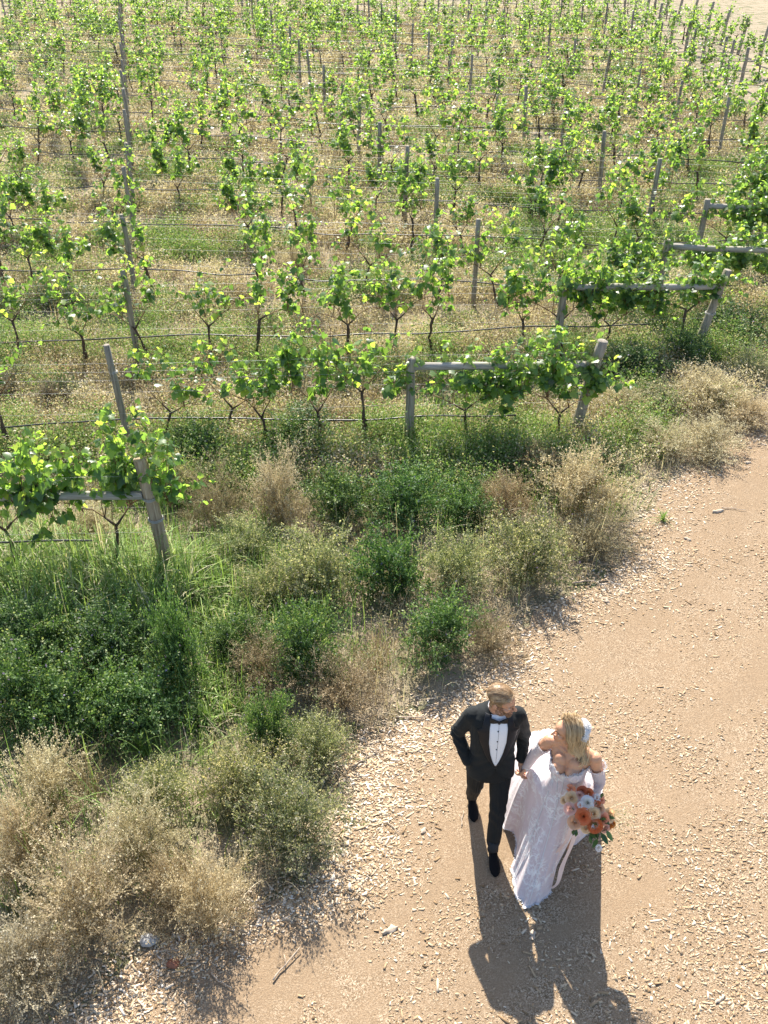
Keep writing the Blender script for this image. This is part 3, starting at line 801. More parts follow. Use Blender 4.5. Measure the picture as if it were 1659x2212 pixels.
    for j, x in enumerate(xs):
        yy = ROW_Y(k, x)
        if rng.random() < (.0 if k < 5 else .05): continue
        if n_vines < 300:
            brace = ended and x > xr - 2.6
            if k <= 9:
                vi = int(rng.integers(8)); var = BRACEV[j % 3] if (brace and k < 7) else NEARV[vi]
                look = 'lush brace climbing' if (brace and k < 7) else LOOK[vi]
                jr = len(xs) - j
                lb = (f'{look} grape vine, {ORD[jr]} from the right end of the {ORD[k]} vine row' if ended else f'{look} grape vine, {ORD[j + 1]} from the left in the {ORD[k]} vine row')
                place_vine(var, x, yy, lb, f'grape vines of the {ORD[k]} row', 1.16 if k == 1 else rng.uniform(.9, 1.12))
            else:
                place_vine(FARV[int(rng.integers(6))], x, yy, f'leafy grape vine, {ORD[j + 1]} from the left in the distant {ORD[k]} vine row', f'grape vines of the {ORD[k]} row', rng.uniform(.88, 1.12))
            n_vines += 1
        else:
            for sp, me in zip(far_soups, vine_geo(int(rng.integers(1 << 30)), False, top=rng.uniform(1.3, 1.65), nsh=int(rng.integers(5, 11)), dens=.9, spread=.7)):
                for v, t_ in zip(me.V, me.T): pass
                off = sp.n
                sp.V += [v + np.array([x, yy, 0], np.float32) for v in me.V]; sp.F += [f + off for f in me.F]; sp.T += me.T; sp.n += me.n
print('vines', n_vines)
if far_soups[0].n:
    s = Soup(); midx = []
    off = 0; V = []; F = []; T = []
    for mi, sp in enumerate(far_soups):
        V += sp.V; F += [f + off for f in sp.F]; T += sp.T; midx += [mi] * sum(len(f) for f in sp.F); off += sp.n
    me = np_mesh('far_vines', np.concatenate(V), F, [M['vine_bark'], M['cane'], M['grape_leaf']], np.concatenate(T), False, midx)
    tag(obj('far_vines', me), 'mass of tiny grape vines in the last rows at the top of the vineyard', 'vine rows', kind='stuff')

# ------------------------------------------------------------------ loose bark, sticks and stones on the path
def bark_mesh(L, W, T, seed):
    r = np.random.default_rng(seed); n = 9
    t = np.linspace(-.5, .5, n); w = W * np.sqrt(np.clip(1 - (2 * t) ** 4, .05, 1)) * (1 + .25 * r.standard_normal(n))
    V = []
    for i in range(n):
        y = .12 * W * r.standard_normal()
        for a, b in ((-1, 0), (-.6, .8), (.5, 1), (1, .1)): V.append((t[i] * L, y + a * w[i] / 2, b * T * (1 + .2 * r.standard_normal()) + .003))
    V = np.array(V); f = np.array([[i * 4 + j, i * 4 + j + 1, i * 4 + 5 + j, i * 4 + 4 + j] for i in range(n - 1) for j in range(3)])
    return np_mesh('bark_piece', V, [f, np.array([[0, 1, 2, 3], [n * 4 - 1, n * 4 - 2, n * 4 - 3, n * 4 - 4]])], [M['bark_piece']], None, False)
def stick_mesh(L, r0, seed, twig=True):
    r = np.random.default_rng(seed); s = Soup(); t = np.linspace(-.5, .5, 8)
    P = np.stack([t * L, np.cumsum(r.normal(0, L * .025, 8)), r0 + .004 + np.abs(np.cumsum(r.normal(0, .003, 8)))], 1)
    s.tube(P, np.linspace(r0, r0 * .5, 8), .5, 6)
    if twig: s.tube(np.array([P[3], P[3] + [L * .12, L * .08, .01], P[3] + [L * .2, L * .2, .012]]), [r0 * .5, r0 * .4, r0 * .25], .5, 5)
    return s.mesh('stick', [M['bark_piece']], True)
LOOSE = [
 ('bark', 842, 2010, .13, .045, 25, 'pale pointed chunk of bark alone on the smooth path'),
 ('bark', 915, 1795, .07, .03, 60, 'small bark chunk left of the man, on the open path'),
 ('bark', 1310, 1298, .08, .05, 70, 'dark bark chunk on the path right of the weed hedge'),
 ('bark', 1550, 1105, .16, .05, 15, 'pale wood block on the path, at the bend near the right edge'),
 ('bark', 1485, 1165, .09, .04, -30, 'pale bark flake near the tiny grass tuft'),
 ('bark', 1615, 1000, .1, .04, 10, 'narrow pale flake high on the path near the right edge'),
 ('bark', 1150, 2020, .09, .035, 80, 'bark flake lying inside the couple\'s shadow'),
 ('bark', 1556, 2160, .1, .025, 30, 'brown bark strip in the bottom right corner of the path'),
 ('bark', 700, 1820, .12, .05, -20, 'pale bark chunk at the foot of the large grey green bush'),
 ('stick', 620, 2085, .3, .008, 55, 'grey bent stick on the path at the bottom'),
 ('stick', 885, 1550, .26, .009, 3, 'pale straight stick on the chips behind the man'),
 ('stick', 790, 1640, .3, .007, 35, 'thin stick on pale chips beside the low olive bush'),
 ('stick', 1262, 1260, .26, .012, 8, 'dark broken branch at the right end of the weed hedge'),
 ('stick', 1585, 1100, .3, .006, -12, 'thin dark forked twig beside the pale wood block'),
 ('stick', 850, 1790, .16, .005, -50, 'short thin twig on the chips left of the man'),
 ('stick', 1000, 1770, .15, .004, 75, 'slender twig lying close to the man\'s rear shoe'),
 ('stick', 480, 2120, .2, .006, -35, 'short grey stick near the shadow of the jutting straw bush'),
]
for typ, px, py, L, W, ang, lab in LOOSE:
    p = at(px, py, .006)
    o = obj('bark_piece' if typ == 'bark' else 'stick', bark_mesh(L, W, W * .4, px) if typ == 'bark' else stick_mesh(L, W, px), None, (p[0], p[1], .006))
    o.rotation_euler = (0, 0, math.radians(ang)); tag(o, lab, 'bark' if typ == 'bark' else 'stick', 'loose wood on the path')
def stone(r, seed, m):
    b = np.random.default_rng(seed); n1, n2 = 8, 12; V = []
    for i in range(n1 + 1):
        for j in range(n2):
            th, ph = PI * i / n1, 2 * PI * j / n2
            q = r * (1 + .1 * math.sin(3 * ph + seed) * math.sin(th) + .05 * b.standard_normal())
            V.append((q * 1.3 * math.sin(th) * math.cos(ph), q * math.sin(th) * math.sin(ph), q * .65 * math.cos(th) + r * .5))
    f = [[i * n2 + j, (i + 1) * n2 + j, (i + 1) * n2 + (j + 1) % n2, i * n2 + (j + 1) % n2] for i in range(n1) for j in range(n2)]
    return np_mesh('stone', V, [np.array(f)], [M[m]], None, True)
for px, py, r, m, lab in ((375, 2085, .038, 'stone_red', 'rust red stone in the shadow of the jutting straw bush'), (322, 2035, .055, 'stone_grey', 'grey flat stone in bush shadow beside the rust red stone'),
                          (1435, 830, .05, 'stone_grey', 'small dark stone among weeds near the third row end')):
    p = at(px, py); tag(obj('stone', stone(r, px, m), None, (p[0], p[1], 0)), lab, 'stone')

# ================================================================== the couple
def rotz(a): c, s = math.cos(a), math.sin(a); return np.array([[c, -s, 0], [s, c, 0], [0, 0, 1.0]])
def rotx(a): c, s = math.cos(a), math.sin(a); return np.array([[1.0, 0, 0], [0, c, -s], [0, s, c]])
def roty(a): c, s = math.cos(a), math.sin(a); return np.array([[c, 0, s], [0, 1.0, 0], [-s, 0, c]])

class Blob:
    """overlapping closed shapes, fused into one skin by a voxel remesh"""
    def __init__(s): s.V, s.F, s.n = [], [], 0
    def add(s, V, F):
        s.V.append(np.asarray(V, float)); s.F += [[i + s.n for i in f] for f in F]; s.n += len(V)
    def ell(s, c, r, R=np.eye(3), n1=12, n2=18):
        V, F = [(0, 0, 1)], []
        for i in range(1, n1):
            th = PI * i / n1
            for j in range(n2):
                ph = 2 * PI * j / n2
                V.append((math.sin(th) * math.cos(ph), math.sin(th) * math.sin(ph), math.cos(th)))
        V.append((0, 0, -1)); L = len(V) - 1
        for j in range(n2):
            F.append([0, 1 + j, 1 + (j + 1) % n2]); b = 1 + (n1 - 2) * n2
            F.append([L, b + (j + 1) % n2, b + j])
            for i in range(n1 - 2):
                a = 1 + i * n2
                F.append([a + j, a + n2 + j, a + n2 + (j + 1) % n2, a + (j + 1) % n2])
        V = (np.array(V) * np.array(r)) @ R.T + np.array(c)
        s.add(V, F)
    def limb(s, P, rad, seg=14):
        """tapered chain of round segments with ball joints"""
        P = [np.array(p, float) for p in P]
        for i in range(len(P) - 1):
            ax = P[i + 1] - P[i]; L = np.linalg.norm(ax); ax /= L
            ref = np.array([0, 0, 1.0]) if abs(ax[2]) < .8 else np.array([1.0, 0, 0])
            u = np.cross(ref, ax); u /= np.linalg.norm(u); v = np.cross(ax, u)
            V, F = [], []
            for t in (0, 1):
                for j in range(seg):
                    a = 2 * PI * j / seg
                    V.append(P[i] + ax * L * t + (u * math.cos(a) + v * math.sin(a)) * rad[i + t])
            F = [[j, (j + 1) % seg, seg + (j + 1) % seg, seg + j] for j in range(seg)] + [list(range(seg))[::-1], list(range(seg, 2 * seg))]
            s.add(V, F)
        for p, r in zip(P, rad): s.ell(p, (r, r, r), n1=8, n2=12)
    def loft(s, rings, n=28, R=np.eye(3), o=(0, 0, 0), e=2.4):
        """rings: (cx, cy, z, half width, half depth); superellipse sections"""
        V = []
        for cx, cy, z, a, b in rings:
            for j in range(n):
                t = 2 * PI * j / n; c, q = math.cos(t), math.sin(t)
                V.append((cx + a * np.sign(c) * abs(c) ** (2 / e), cy + b * np.sign(q) * abs(q) ** (2 / e), z))
        F = [[i * n + j, i * n + (j + 1) % n, (i + 1) * n + (j + 1) % n, (i + 1) * n + j] for i in range(len(rings) - 1) for j in range(n)]
        F += [list(range(n))[::-1], list(range((len(rings) - 1) * n, len(rings) * n))]
        s.add(np.array(V) @ R.T + np.array(o), F)
    def skin(s, name, voxel, it=4, fac=.5):
        me = bpy.data.meshes.new('raw'); me.from_pydata([tuple(v) for v in np.concatenate(s.V)], [], s.F); me.update()
        o = bpy.data.objects.new('raw', me); COL.objects.link(o)
        m = o.modifiers.new('r', 'REMESH'); m.mode = 'VOXEL'; m.voxel_size = voxel; m.use_smooth_shade = True
        q = o.modifiers.new('s', 'SMOOTH'); q.factor = fac; q.iterations = it
        bpy.context.view_layer.update()
        out = bpy.data.meshes.new_from_object(o.evaluated_get(bpy.context.evaluated_depsgraph_get()))
        bpy.data.objects.remove(o); bpy.data.meshes.remove(me)
        out.name = name
        out.polygons.foreach_set('use_smooth', np.ones(len(out.polygons), bool))
        return out

def mesh_arrays(me):
    V = np.empty(len(me.vertices) * 3); me.vertices.foreach_get('co', V)
    C = np.empty(len(me.polygons) * 3); me.polygons.foreach_get('center', C)
    N = np.empty(len(me.polygons) * 3); me.polygons.foreach_get('normal', N)
    return V.reshape(-1, 3), C.reshape(-1, 3), N.reshape(-1, 3)

def faces_of(me): return [list(p.vertices) for p in me.polygons]
def vnormals(me):
    N = np.empty(len(me.vertices) * 3); me.vertices.foreach_get('normal', N); return N.reshape(-1, 3)

def sub_mesh(name, me, keep, mats, off=0.0, warp=None):
    """the kept faces of a skin as their own mesh, moved out along the normals"""
    V, C, N = mesh_arrays(me); vn = vnormals(me)
    F = faces_of(me); F = [F[i] for i in np.nonzero(keep)[0]]
    used = np.unique(np.concatenate([np.array(f) for f in F])); mp = -np.ones(len(V), int); mp[used] = np.arange(len(used))
    W = V[used] + vn[used] * (off if np.ndim(off) == 0 else off[used][:, None])
    if warp is not None: W = warp(W, vn[used])
    q = [np.array([mp[f] for f in F if len(f) == k]) for k in (3, 4)]
    return np_mesh(name, W, q, mats, None, True)

def hand(b, wrist, d, palm_n, thumb, curl=.6, size=1.0, spread=.1):
    """palm, four fingers and a thumb. d: pointing way, palm_n: way the palm faces, thumb: side of the thumb"""
    d, n_, t_ = [np.array(v, float) / np.linalg.norm(v) for v in (d, palm_n, thumb)]
    n_ = n_ - d * (n_ @ d); n_ /= np.linalg.norm(n_); s_ = np.cross(d, n_); s_ *= np.sign(s_ @ t_) or 1
    w = np.array(wrist); k = size
    R = np.stack([s_, d, n_], 1)
    b.ell(w + d * .045 * k, (.040 * k, .052 * k, .016 * k), R)
    b.limb([w - d * .02, w + d * .03 * k], [.026 * k, .026 * k])
    for i, (sx, L) in enumerate(((.030, .070), (.010, .079), (-.011, .074), (-.030, .058))):
        p = w + d * .085 * k + s_ * sx * k; dd = d + s_ * sx * spread * 12; dd /= np.linalg.norm(dd); P = [p - dd * .02 * k, p]; a = 0
        for q, fr in enumerate((.45, .32, .23)):
            a += curl * (.55, .8, .6)[q]
            P.append(P[-1] + (dd * math.cos(a) + n_ * math.sin(a)) * L * fr * k)
        b.limb(P, [.0088 * k, .0088 * k, .0082 * k, .0076 * k, .0064 * k], 8)
    p = w + d * .025 * k + s_ * .028 * k
    b.limb([p, p + (s_ * .75 + d * .6 + n_ * .2) * .036 * k, p + (s_ * .65 + d * 1.25 + n_ * .55) * .052 * k], [.0125 * k, .0105 * k, .0078 * k], 8)

def head(b, c, R, k=1.0, male=True):
    """skull, jaw, brow, nose, lips, ears round centre c; the face looks along R @ -Y"""
    T = lambda p: np.array(c) + R @ (np.array(p, float) * k)
    E = lambda p, r, Q=np.eye(3): b.ell(T(p), np.array(r) * k, R @ Q)
    Lb = lambda P, r: b.limb([T(p) for p in P], [x * k for x in r], 10)
    E((0, .012, .035), (.075, .096, .085)); E((0, -.03, .03), (.066, .066, .062))
    E((0, -.028, -.04), (.058 if male else .054, .064, .074))
    E((0, -.072, -.102), (.026 if male else .02, .02, .018))
    for s in (-1, 1):
        E((s * .042, -.018, -.078), (.024 if male else .018, .036, .026)); E((s * .038, -.062, -.028), (.024, .024, .022))
        Lb([(s * .012, -.09, .016), (s * .046, -.074, .018)], [.0125, .011] if male else [.010, .009])
        E((s * .0305, -.0745, -.002), (.0145, .0145, .0125))
        E((s * .0125, -.099, -.040), (.0085, .011, .008))
        E((s * .076, .012, -.012), (.009, .02, .031), rotx(-.2) @ rotz(s * .35))
    Lb([(0, -.090, .010), (0, -.107, -.016), (0, -.120, -.035)], [.0085, .0095, .0115] if male else [.0075, .0085, .0095])
    E((0, -.091, -.066), (.022, .011, .0065)); E((0, -.090, -.077), (.019, .012, .0075))
    E((0, -.08, -.056), (.024, .014, .016))

def head_zones(C, N, c, R, k, lips=True):
    """material index per face: 0 skin, 1 eye white, 2 iris/lashes, 3 lips, 4 brow"""
    L = (C - np.array(c)) @ R / k
    ix = np.zeros(len(C), int)
    ax = np.abs(L[:, 0]); face = L[:, 1] < -.05
    eye = face & (((ax - .0305) / .0135) ** 2 + ((L[:, 2] + .003) / .0058) ** 2 < 1) ; ix[eye] = 1
    iris = face & (((ax - .0305) / .0056) ** 2 + ((L[:, 2] + .002) / .0062) ** 2 < 1); ix[iris & eye] = 2
    lash = face & (((ax - .0315) / .0165) ** 2 + ((L[:, 2] - .004) / .0028) ** 2 < 1); ix[lash] = 2
    brow = face & (np.abs(L[:, 2] - .019 - .10 * np.minimum(ax - .03, 0) + .2 * np.maximum(ax - .044, 0)) < .0038) & (ax > .012) & (ax < .054); ix[brow] = 4
    lip = (L[:, 1] < -.082) & (np.abs(L[:, 2] + .0715) < .0105 * np.clip(1 - (ax / .026) ** 2, 0, 1)); ix[lip] = 3
    return ix, L

# ---------------------------------------------------------------- materials of the couple
def skin_mat(name, col):
    a = tuple(v * .88 for v in col); b = tuple(min(1, v * 1.1) for v in col)
    return surf(name, [(.3, a), (.7, b)], 22, rough=.48, spec=.4, bs=.12, bd=.001, sss=.12, bscale=700)
M['skin_man'] = skin_mat('skin_man', (.50, .27, .17))
M['skin_woman'] = skin_mat('skin_woman', (.56, .30, .18))
M['eye_white'] = surf('eye_white', [(0, (.6, .57, .54)), (1, (.68, .65, .62))], 10, rough=.25, bs=0)
M['iris'] = surf('iris', [(0, (.02, .016, .014)), (1, (.05, .04, .035))], 50, rough=.2, spec=.6, bs=0)
M['lip_man'] = surf('lip_man', [(0, (.38, .16, .12)), (1, (.44, .2, .15))], 60, rough=.4, bs=0)
M['lip_woman'] = surf('lip_woman', [(0, (.46, .13, .11)), (1, (.55, .18, .15))], 60, rough=.35, bs=0)
M['brow'] = surf('brow', [(0, (.12, .07, .035)), (1, (.22, .13, .07))], 300, rough=.8, bs=0)
M['suit'] = surf('suit', [(.3, (.008, .0098, .0105)), (.7, (.017, .0195, .0205))], 420, rough=.82, spec=.2, bs=.5, bd=.006, sheen=.05, bscale=9)
M['trouser'] = surf('trouser', [(.3, (.009, .0105, .011)), (.7, (.019, .021, .022))], 420, rough=.82, spec=.2, bs=.5, bd=.006, bscale=8)
M['lapel'] = surf('lapel', [(0, (.006, .007, .010)), (1, (.010, .012, .017))], 60, rough=.5, spec=.25, bs=0)
M['shirt'] = surf('shirt', [(0, (.74, .76, .80)), (1, (.82, .83, .86))], 60, rough=.7, spec=.2, bs=.25, bd=.003, bscale=14)
M['black'] = surf('black', [(0, (.006, .006, .007)), (1, (.012, .012, .013))], 40, rough=.5, spec=.35, bs=0)
M['velvet'] = surf('velvet', [(0, (.004, .004, .005)), (1, (.010, .010, .011))], 90, rough=.9, spec=.1, bs=.2, sheen=.05)
M['sock'] = surf('sock', [(0, (.022, .023, .025)), (1, (.05, .051, .055))], 200, rough=.9, spec=.1, bs=.3)
def strand_mat(name, stops, rough=.42, trans=.2): return leafy(name, stops, trans, rough, (1.2, 1.05, .7), .5)
M['hair_man'] = strand_mat('hair_man', [(0, (.17, .10, .05)), (.4, (.33, .21, .11)), (.75, (.50, .35, .20)), (1, (.64, .49, .31))])
M['beard'] = strand_mat('beard', [(0, (.17, .095, .055)), (.6, (.31, .19, .115)), (1, (.46, .33, .23))])
M['hair_woman'] = strand_mat('hair_woman', [(0, (.15, .10, .055)), (.35, (.38, .27, .15)), (.7, (.60, .46, .27)), (1, (.76, .63, .42))])
M['fluff'] = leafy('fluff', [(0, (.80, .80, .81)), (1, (.88, .88, .88))], .35, .8, (1, 1, 1), .1)
M['trim'] = leafy('trim', [(0, (.76, .77, .80)), (1, (.85, .85, .87))], .3, .8, (1, 1, 1), .1)

def lace_mat():
    m, nt, out = new_mat('lace')
    v = coords(nt)
    vo = nt.nodes.new('ShaderNodeTexVoronoi'); vo.feature = 'DISTANCE_TO_EDGE'; vo.inputs['Scale'].default_value = 15
    w = noise(nt, v, 16, 3); ma = nt.nodes.new('ShaderNodeVectorMath'); ma.operation = 'MULTIPLY_ADD'
    nt.links.new(w, ma.inputs[0]); ma.inputs[1].default_value = (.09, .09, .09); nt.links.new(v, ma.inputs[2]); nt.links.new(ma.outputs[0], vo.inputs['Vector'])
    web = ramp_node(nt, [(.03, (1, 1, 1)), (.12, (0, 0, 0))], vo.outputs['Distance'])
    n2 = noise(nt, v, 75, 4, .75); spr = ramp_node(nt, [(.52, (0, 0, 0)), (.6, (1, 1, 1))], n2)
    n3 = noise(nt, v, 7, 3); patch = ramp_node(nt, [(.42, (.05, .05, .05)), (.58, (1, 1, 1))], n3)
    f = mixc(nt, 1.0, mixc(nt, 1.0, web, spr, 'SCREEN'), patch, 'MULTIPLY')
    c = mixc(nt, f, (.69, .60, .625), (.90, .90, .91))
    p = nt.nodes.new('ShaderNodeBsdfPrincipled'); p.inputs['Roughness'].default_value = .7; p.inputs['Specular IOR Level'].default_value = .2
    p.inputs['Sheen Weight'].default_value = .15
    nt.links.new(c, p.inputs['Base Color']); nt.links.new(bump(nt, f, .5, .003), p.inputs['Normal'])
    t = nt.nodes.new('ShaderNodeBsdfTranslucent'); nt.links.new(c, t.inputs[0])
    mx = nt.nodes.new('ShaderNodeMixShader'); mx.inputs[0].default_value = .22
    nt.links.new(p.outputs[0], mx.inputs[1]); nt.links.new(t.outputs[0], mx.inputs[2]); nt.links.new(mx.outputs[0], out.inputs[0])
    return m
M['lace'] = lace_mat()

def drape(bvh, pts, off, back=np.array([0, 1.0, 0])):
    """lay points onto a surface, shooting along 'back' and lifting by off"""
    out = []
    for p in pts:
        h = bvh.ray_cast(Vector(p - back * 1.0), Vector(back), 2.0)
        q = np.array(h[0]) if h[0] is not None else np.array(p)
        out.append(q - back * off)
    return np.array(out)

def patch_grid(name, bvh, zs, xl, xr, n, off, mat, off_edge=None, thick=0.0):
    """a cloth patch given by left and right edges per height, laid on the body of the garment"""
    rows = []
    for z, a, b_ in zip(zs, xl, xr):
        P = np.stack([np.linspace(a, b_, n), np.zeros(n), np.full(n, z)], 1)
        rows.append(drape(bvh, P, off))
    V = np.array(rows); m = len(zs)
    # smooth the depth so that the patch does not step where a ray missed
    for _ in range(2): V[1:-1, :, 1] = (V[:-2, :, 1] + 2 * V[1:-1, :, 1] + V[2:, :, 1]) / 4
    V = V.reshape(-1, 3)
    f = np.array([[i * n + j, i * n + j + 1, (i + 1) * n + j + 1, (i + 1) * n + j] for i in range(m - 1) for j in range(n - 1)])
    F = [f]
    if thick:
        k = len(V); V = np.vstack([V, V + np.array([0, thick, 0])])
        rim = [i * n for i in range(m)] + [(m - 1) * n + j for j in range(1, n)] + [i * n + n - 1 for i in range(m - 2, -1, -1)] + [j for j in range(n - 2, 0, -1)]
        F = [f, f[:, ::-1] + k, np.array([[rim[i], rim[(i + 1) % len(rim)], rim[(i + 1) % len(rim)] + k, rim[i] + k] for i in range(len(rim))])]
    return np_mesh(name, V, F, [M[mat]], None, True)

# ---------------------------------------------------------------- the man
G = np.array([.83, 4.98, 0.0])
J = at(1126, 1672, .82) - np.array([0, 0, 0])          # where the hands meet
Jg = J - G
HR = rotz(1.05) @ rotx(.12) @ roty(-.06)                   # head: turned to his left, looking down
HC = np.array([.022, -.06, 1.668]); HK = 1.0
b = Blob()
head(b, HC, HR, HK, True)
b.limb([(0, .02, 1.46), (.0, .0, 1.53), HC + HR @ np.array([0, .02, -.05])], [.062, .058, .056])
b.loft([(0, .02, .86, .13, .09), (0, .02, 1.05, .135, .09), (0, .015, 1.3, .16, .10), (0, .015, 1.43, .16, .09), (0, .02, 1.47, .09, .07)])
for s, hip, knee, ank, toe in ((-1, (-.085, .08, .9), (-.088, .14, .5), (-.075, .36, .1), (-.07, .16, .03)), (1, (.085, .06, .9), (.072, -.08, .5), (.055, -.16, .1), (.06, -.36, .03))):
    b.limb([hip, knee, ank, (ank[0], ank[1] + .01, .05)], [.07, .045, .028, .026])
SL = [(.166, .02, 1.43), (.242, .075, 1.17), Jg + np.array([-.005, .035, .125])]
SRT = [(-.166, .02, 1.43), (-.27, .10, 1.16), (-.183, -.035, .965)]
b.limb(SL, [.042, .034, .027]); b.limb(SRT, [.042, .034, .027])
hand(b, Jg + np.array([-.003, .03, .10]), (.02, -.12, -1), (.9, -.35, 0), (.1, -1, -.1), .95, 1.04)
hand(b, (-.155, .0, .955), (.3, .05, -1), (1, .2, 0), (0, -1, 0), .3, .85)
body = b.skin('person', .0042, 3)
V, C, N = mesh_arrays(body)
ix, L = head_zones(C, N, HC, HR, HK)
near_h = np.linalg.norm(C - HC, axis=1) < .16; ix[~near_h] = 0
for m_n in ('skin_man', 'eye_white', 'iris', 'lip_man', 'brow'): body.materials.append(M[m_n])
body.polygons.foreach_set('material_index', ix.astype(np.int32))
man = obj('person', body, None, G)
tag(man, 'bearded man in a black tuxedo and bow tie, striding on the path hand in hand', 'person')

# beard: short strands over jaw, chin and lip
def scalp_points(me, c, R, k, sel, n):
    V, C, N = mesh_arrays(me); L = (C - c) @ R / k
    idx = np.nonzero(sel(L) & (np.linalg.norm(C - c, axis=1) < .17 * k))[0]
    pick = idx[rng.integers(0, len(idx), n)]
    return C[pick], N[pick], L[pick]
def beard_sel(L):
    ax = np.abs(L[:, 0])
    jaw = (L[:, 2] < -.055 + .55 * np.maximum(ax - .03, 0) + .12 * np.maximum(L[:, 1] + .08, 0)) & (L[:, 2] > -.135) & (L[:, 1] < .01)
    lips = (np.abs(L[:, 2] + .0715) < .010) & (ax < .022) & (L[:, 1] < -.08)
    side = (ax > .05) & (L[:, 1] > -.045) & (L[:, 1] < .0) & (L[:, 2] < .0) & (L[:, 2] > -.1)
    return (jaw | side) & ~lips & (L[:, 1] > -.125)
Pb, Nb, Lb_ = scalp_points(body, HC, HR, HK, beard_sel, 2600)
s = Soup(); q = np.linspace(0, 1, 4)[None, :, None]
dn = HR @ np.array([0, -.35, -1.0])
ln = (.006 + .009 * np.exp(-((Lb_[:, 1] + .085) / .04) ** 2))[:, None, None]
dirs = norm(Nb * .55 + dn * .8 + rng.normal(0, .3, Nb.shape))
s.ribbons(Pb[:, None] + dirs[:, None] * ln * q, np.array([[.0026, .0024, .002, .001]]), rdir(len(Pb)), np.clip(rng.normal(.5, .22, len(Pb)), 0, 1))
obj('beard', s.mesh('beard', [M['beard']]), man)

# hair: close shell plus swept strands
def shell(me, c, R, k, sel, off, mats, name):
    V, C, N = mesh_arrays(me); L = (C - c) @ R / k
    keep = sel(L) & (np.linalg.norm(C - c, axis=1) < .18 * k)
    VL = (V - c) @ R / k
    return sub_mesh(name, me, keep, mats, off=off(VL) * k)
def man_scalp(L):
    ax = np.abs(L[:, 0])
    front = L[:, 2] > .072 - .35 * np.maximum(L[:, 1] + .075, 0) - .35 * np.maximum(ax - .035, 0)
    side = (L[:, 1] > -.03) & (L[:, 2] > .005 - .3 * np.maximum(L[:, 1], 0)) & ~((ax > .074) & (L[:, 2] < .02) & (np.abs(L[:, 1] - .012) < .024))
    back = (L[:, 1] > .045) & (L[:, 2] > -.075)
    return front | side | back
hm = shell(body, HC, HR, HK, man_scalp, lambda L: np.clip(.004 + .13 * np.clip(L[:, 2] - .03, 0, .1), 0, .016), [M['hair_man']], 'hair')
sh = Soup(); VV, CC, NN = mesh_arrays(hm); sh.add(VV, [np.array([list(p.vertices) for p in hm.polygons if len(p.vertices) == k_]).reshape(-1, k_) for k_ in (3, 4) if any(len(p.vertices) == k_ for p in hm.polygons)], .4)
Ph, Nh, Lh = scalp_points(body, HC, HR, HK, man_scalp, 6500)
topw = np.clip((Lh[:, 2] - .03) / .06, 0, 1)[:, None]
sweep = (HR @ np.array([-.35, .8, -.1])) * topw + (HR @ np.array([0, .55, -.8])) * (1 - topw)
kk = 6; q = np.linspace(0, 1, kk)
length = (.012 + .034 * topw)
P = Ph[:, None] + Nh[:, None] * (.004 + (.011 * topw)[:, :, None] * np.sqrt(q)[None, :, None])
tan = norm(sweep - Nh * (sweep * Nh).sum(1, keepdims=True) + rng.normal(0, .07, Nh.shape))
P = P + tan[:, None] * length[:, None] * q[None, :, None] - Nh[:, None] * (length[:, None] * .22) * (q ** 2)[None, :, None]
# keep strands outside the skull
cen = HC + HR @ np.array([0, .01, .03]); 
tn = np.clip(.46 + .32 * np.sin(Lh[:, 0] * 190 + Lh[:, 1] * 70) + rng.normal(0, .16, len(Ph)), 0, 1)
sh.ribbons(P, np.array([[.0026, .0026, .0024, .002, .0016, .001]]), Nh + rng.normal(0, .12, Nh.shape), tn)
# the quiff over the forehead
nq = 700; xq = rng.uniform(-.05, .05, nq)
q0 = np.stack([xq, np.full(nq, -.072) + rng.normal(0, .006, nq), np.full(nq, .088) - 1.6 * xq ** 2 * 3], 1)
d1 = np.stack([-.2 + rng.normal(0, .15, nq), np.full(nq, .55), np.full(nq, .55)], 1)
q_ = np.linspace(0, 1, 7)[None, :, None]
Pq = q0[:, None] + d1[:, None] * .045 * q_ + np.array([-.02, .05, -.03])[None, None] * q_ ** 2 * rng.uniform(.6, 1.4, (nq, 1, 1))
sh.ribbons(HC + Pq @ HR.T, .0026, (HR @ np.array([0, -.6, 1.0]))[None] + rng.normal(0, .12, (nq, 3)), np.clip(rng.normal(.66, .16, nq), 0, 1))
obj('hair', sh.mesh('hair', [M['hair_man']], True), man)

# jacket
b = Blob()
b.loft([(0, .015, .835, .192, .138), (0, .012, .95, .184, .132), (0, .01, 1.06, .166, .12), (0, .01, 1.18, .174, .124), (0, .01, 1.30, .188, .129),
        (0, .012, 1.40, .198, .124), (0, .018, 1.455, .184, .108), (0, .024, 1.49, .14, .088), (0, .026, 1.515, .088, .074), (0, .026, 1.535, .07, .064)], e=2.3)
for sgn, S_ in ((1, SL), (-1, SRT)):
    S_ = [np.array(p, float) for p in S_]
    end = S_[2] + (S_[1] - S_[2]) / np.linalg.norm(S_[1] - S_[2]) * .015
    mid = (S_[0] + S_[1]) / 2; mid2 = (S_[1] + end) / 2
    b.limb([S_[0], mid, S_[1], mid2, end], [.071, .064, .054, .049, .042])
jk0 = b.skin('jacket', .006, 5)
V, C, N = mesh_arrays(jk0)
# cut away: open hem, and the curved fronts parting below the button
fr = (C[:, 1] < 0) & (np.abs(C[:, 0]) < .14)
cut = (N[:, 2] < -.8) & (C[:, 2] < .86) & (np.abs(C[:, 0]) < .22)
cut |= fr & (C[:, 2] < 1.0 - np.sqrt(np.clip(np.abs(C[:, 0] - .02), 0, 1)) * .44) & (np.abs(C[:, 0] - .02) < .13)
jk = sub_mesh('jacket', jk0, ~cut, [M['suit']])
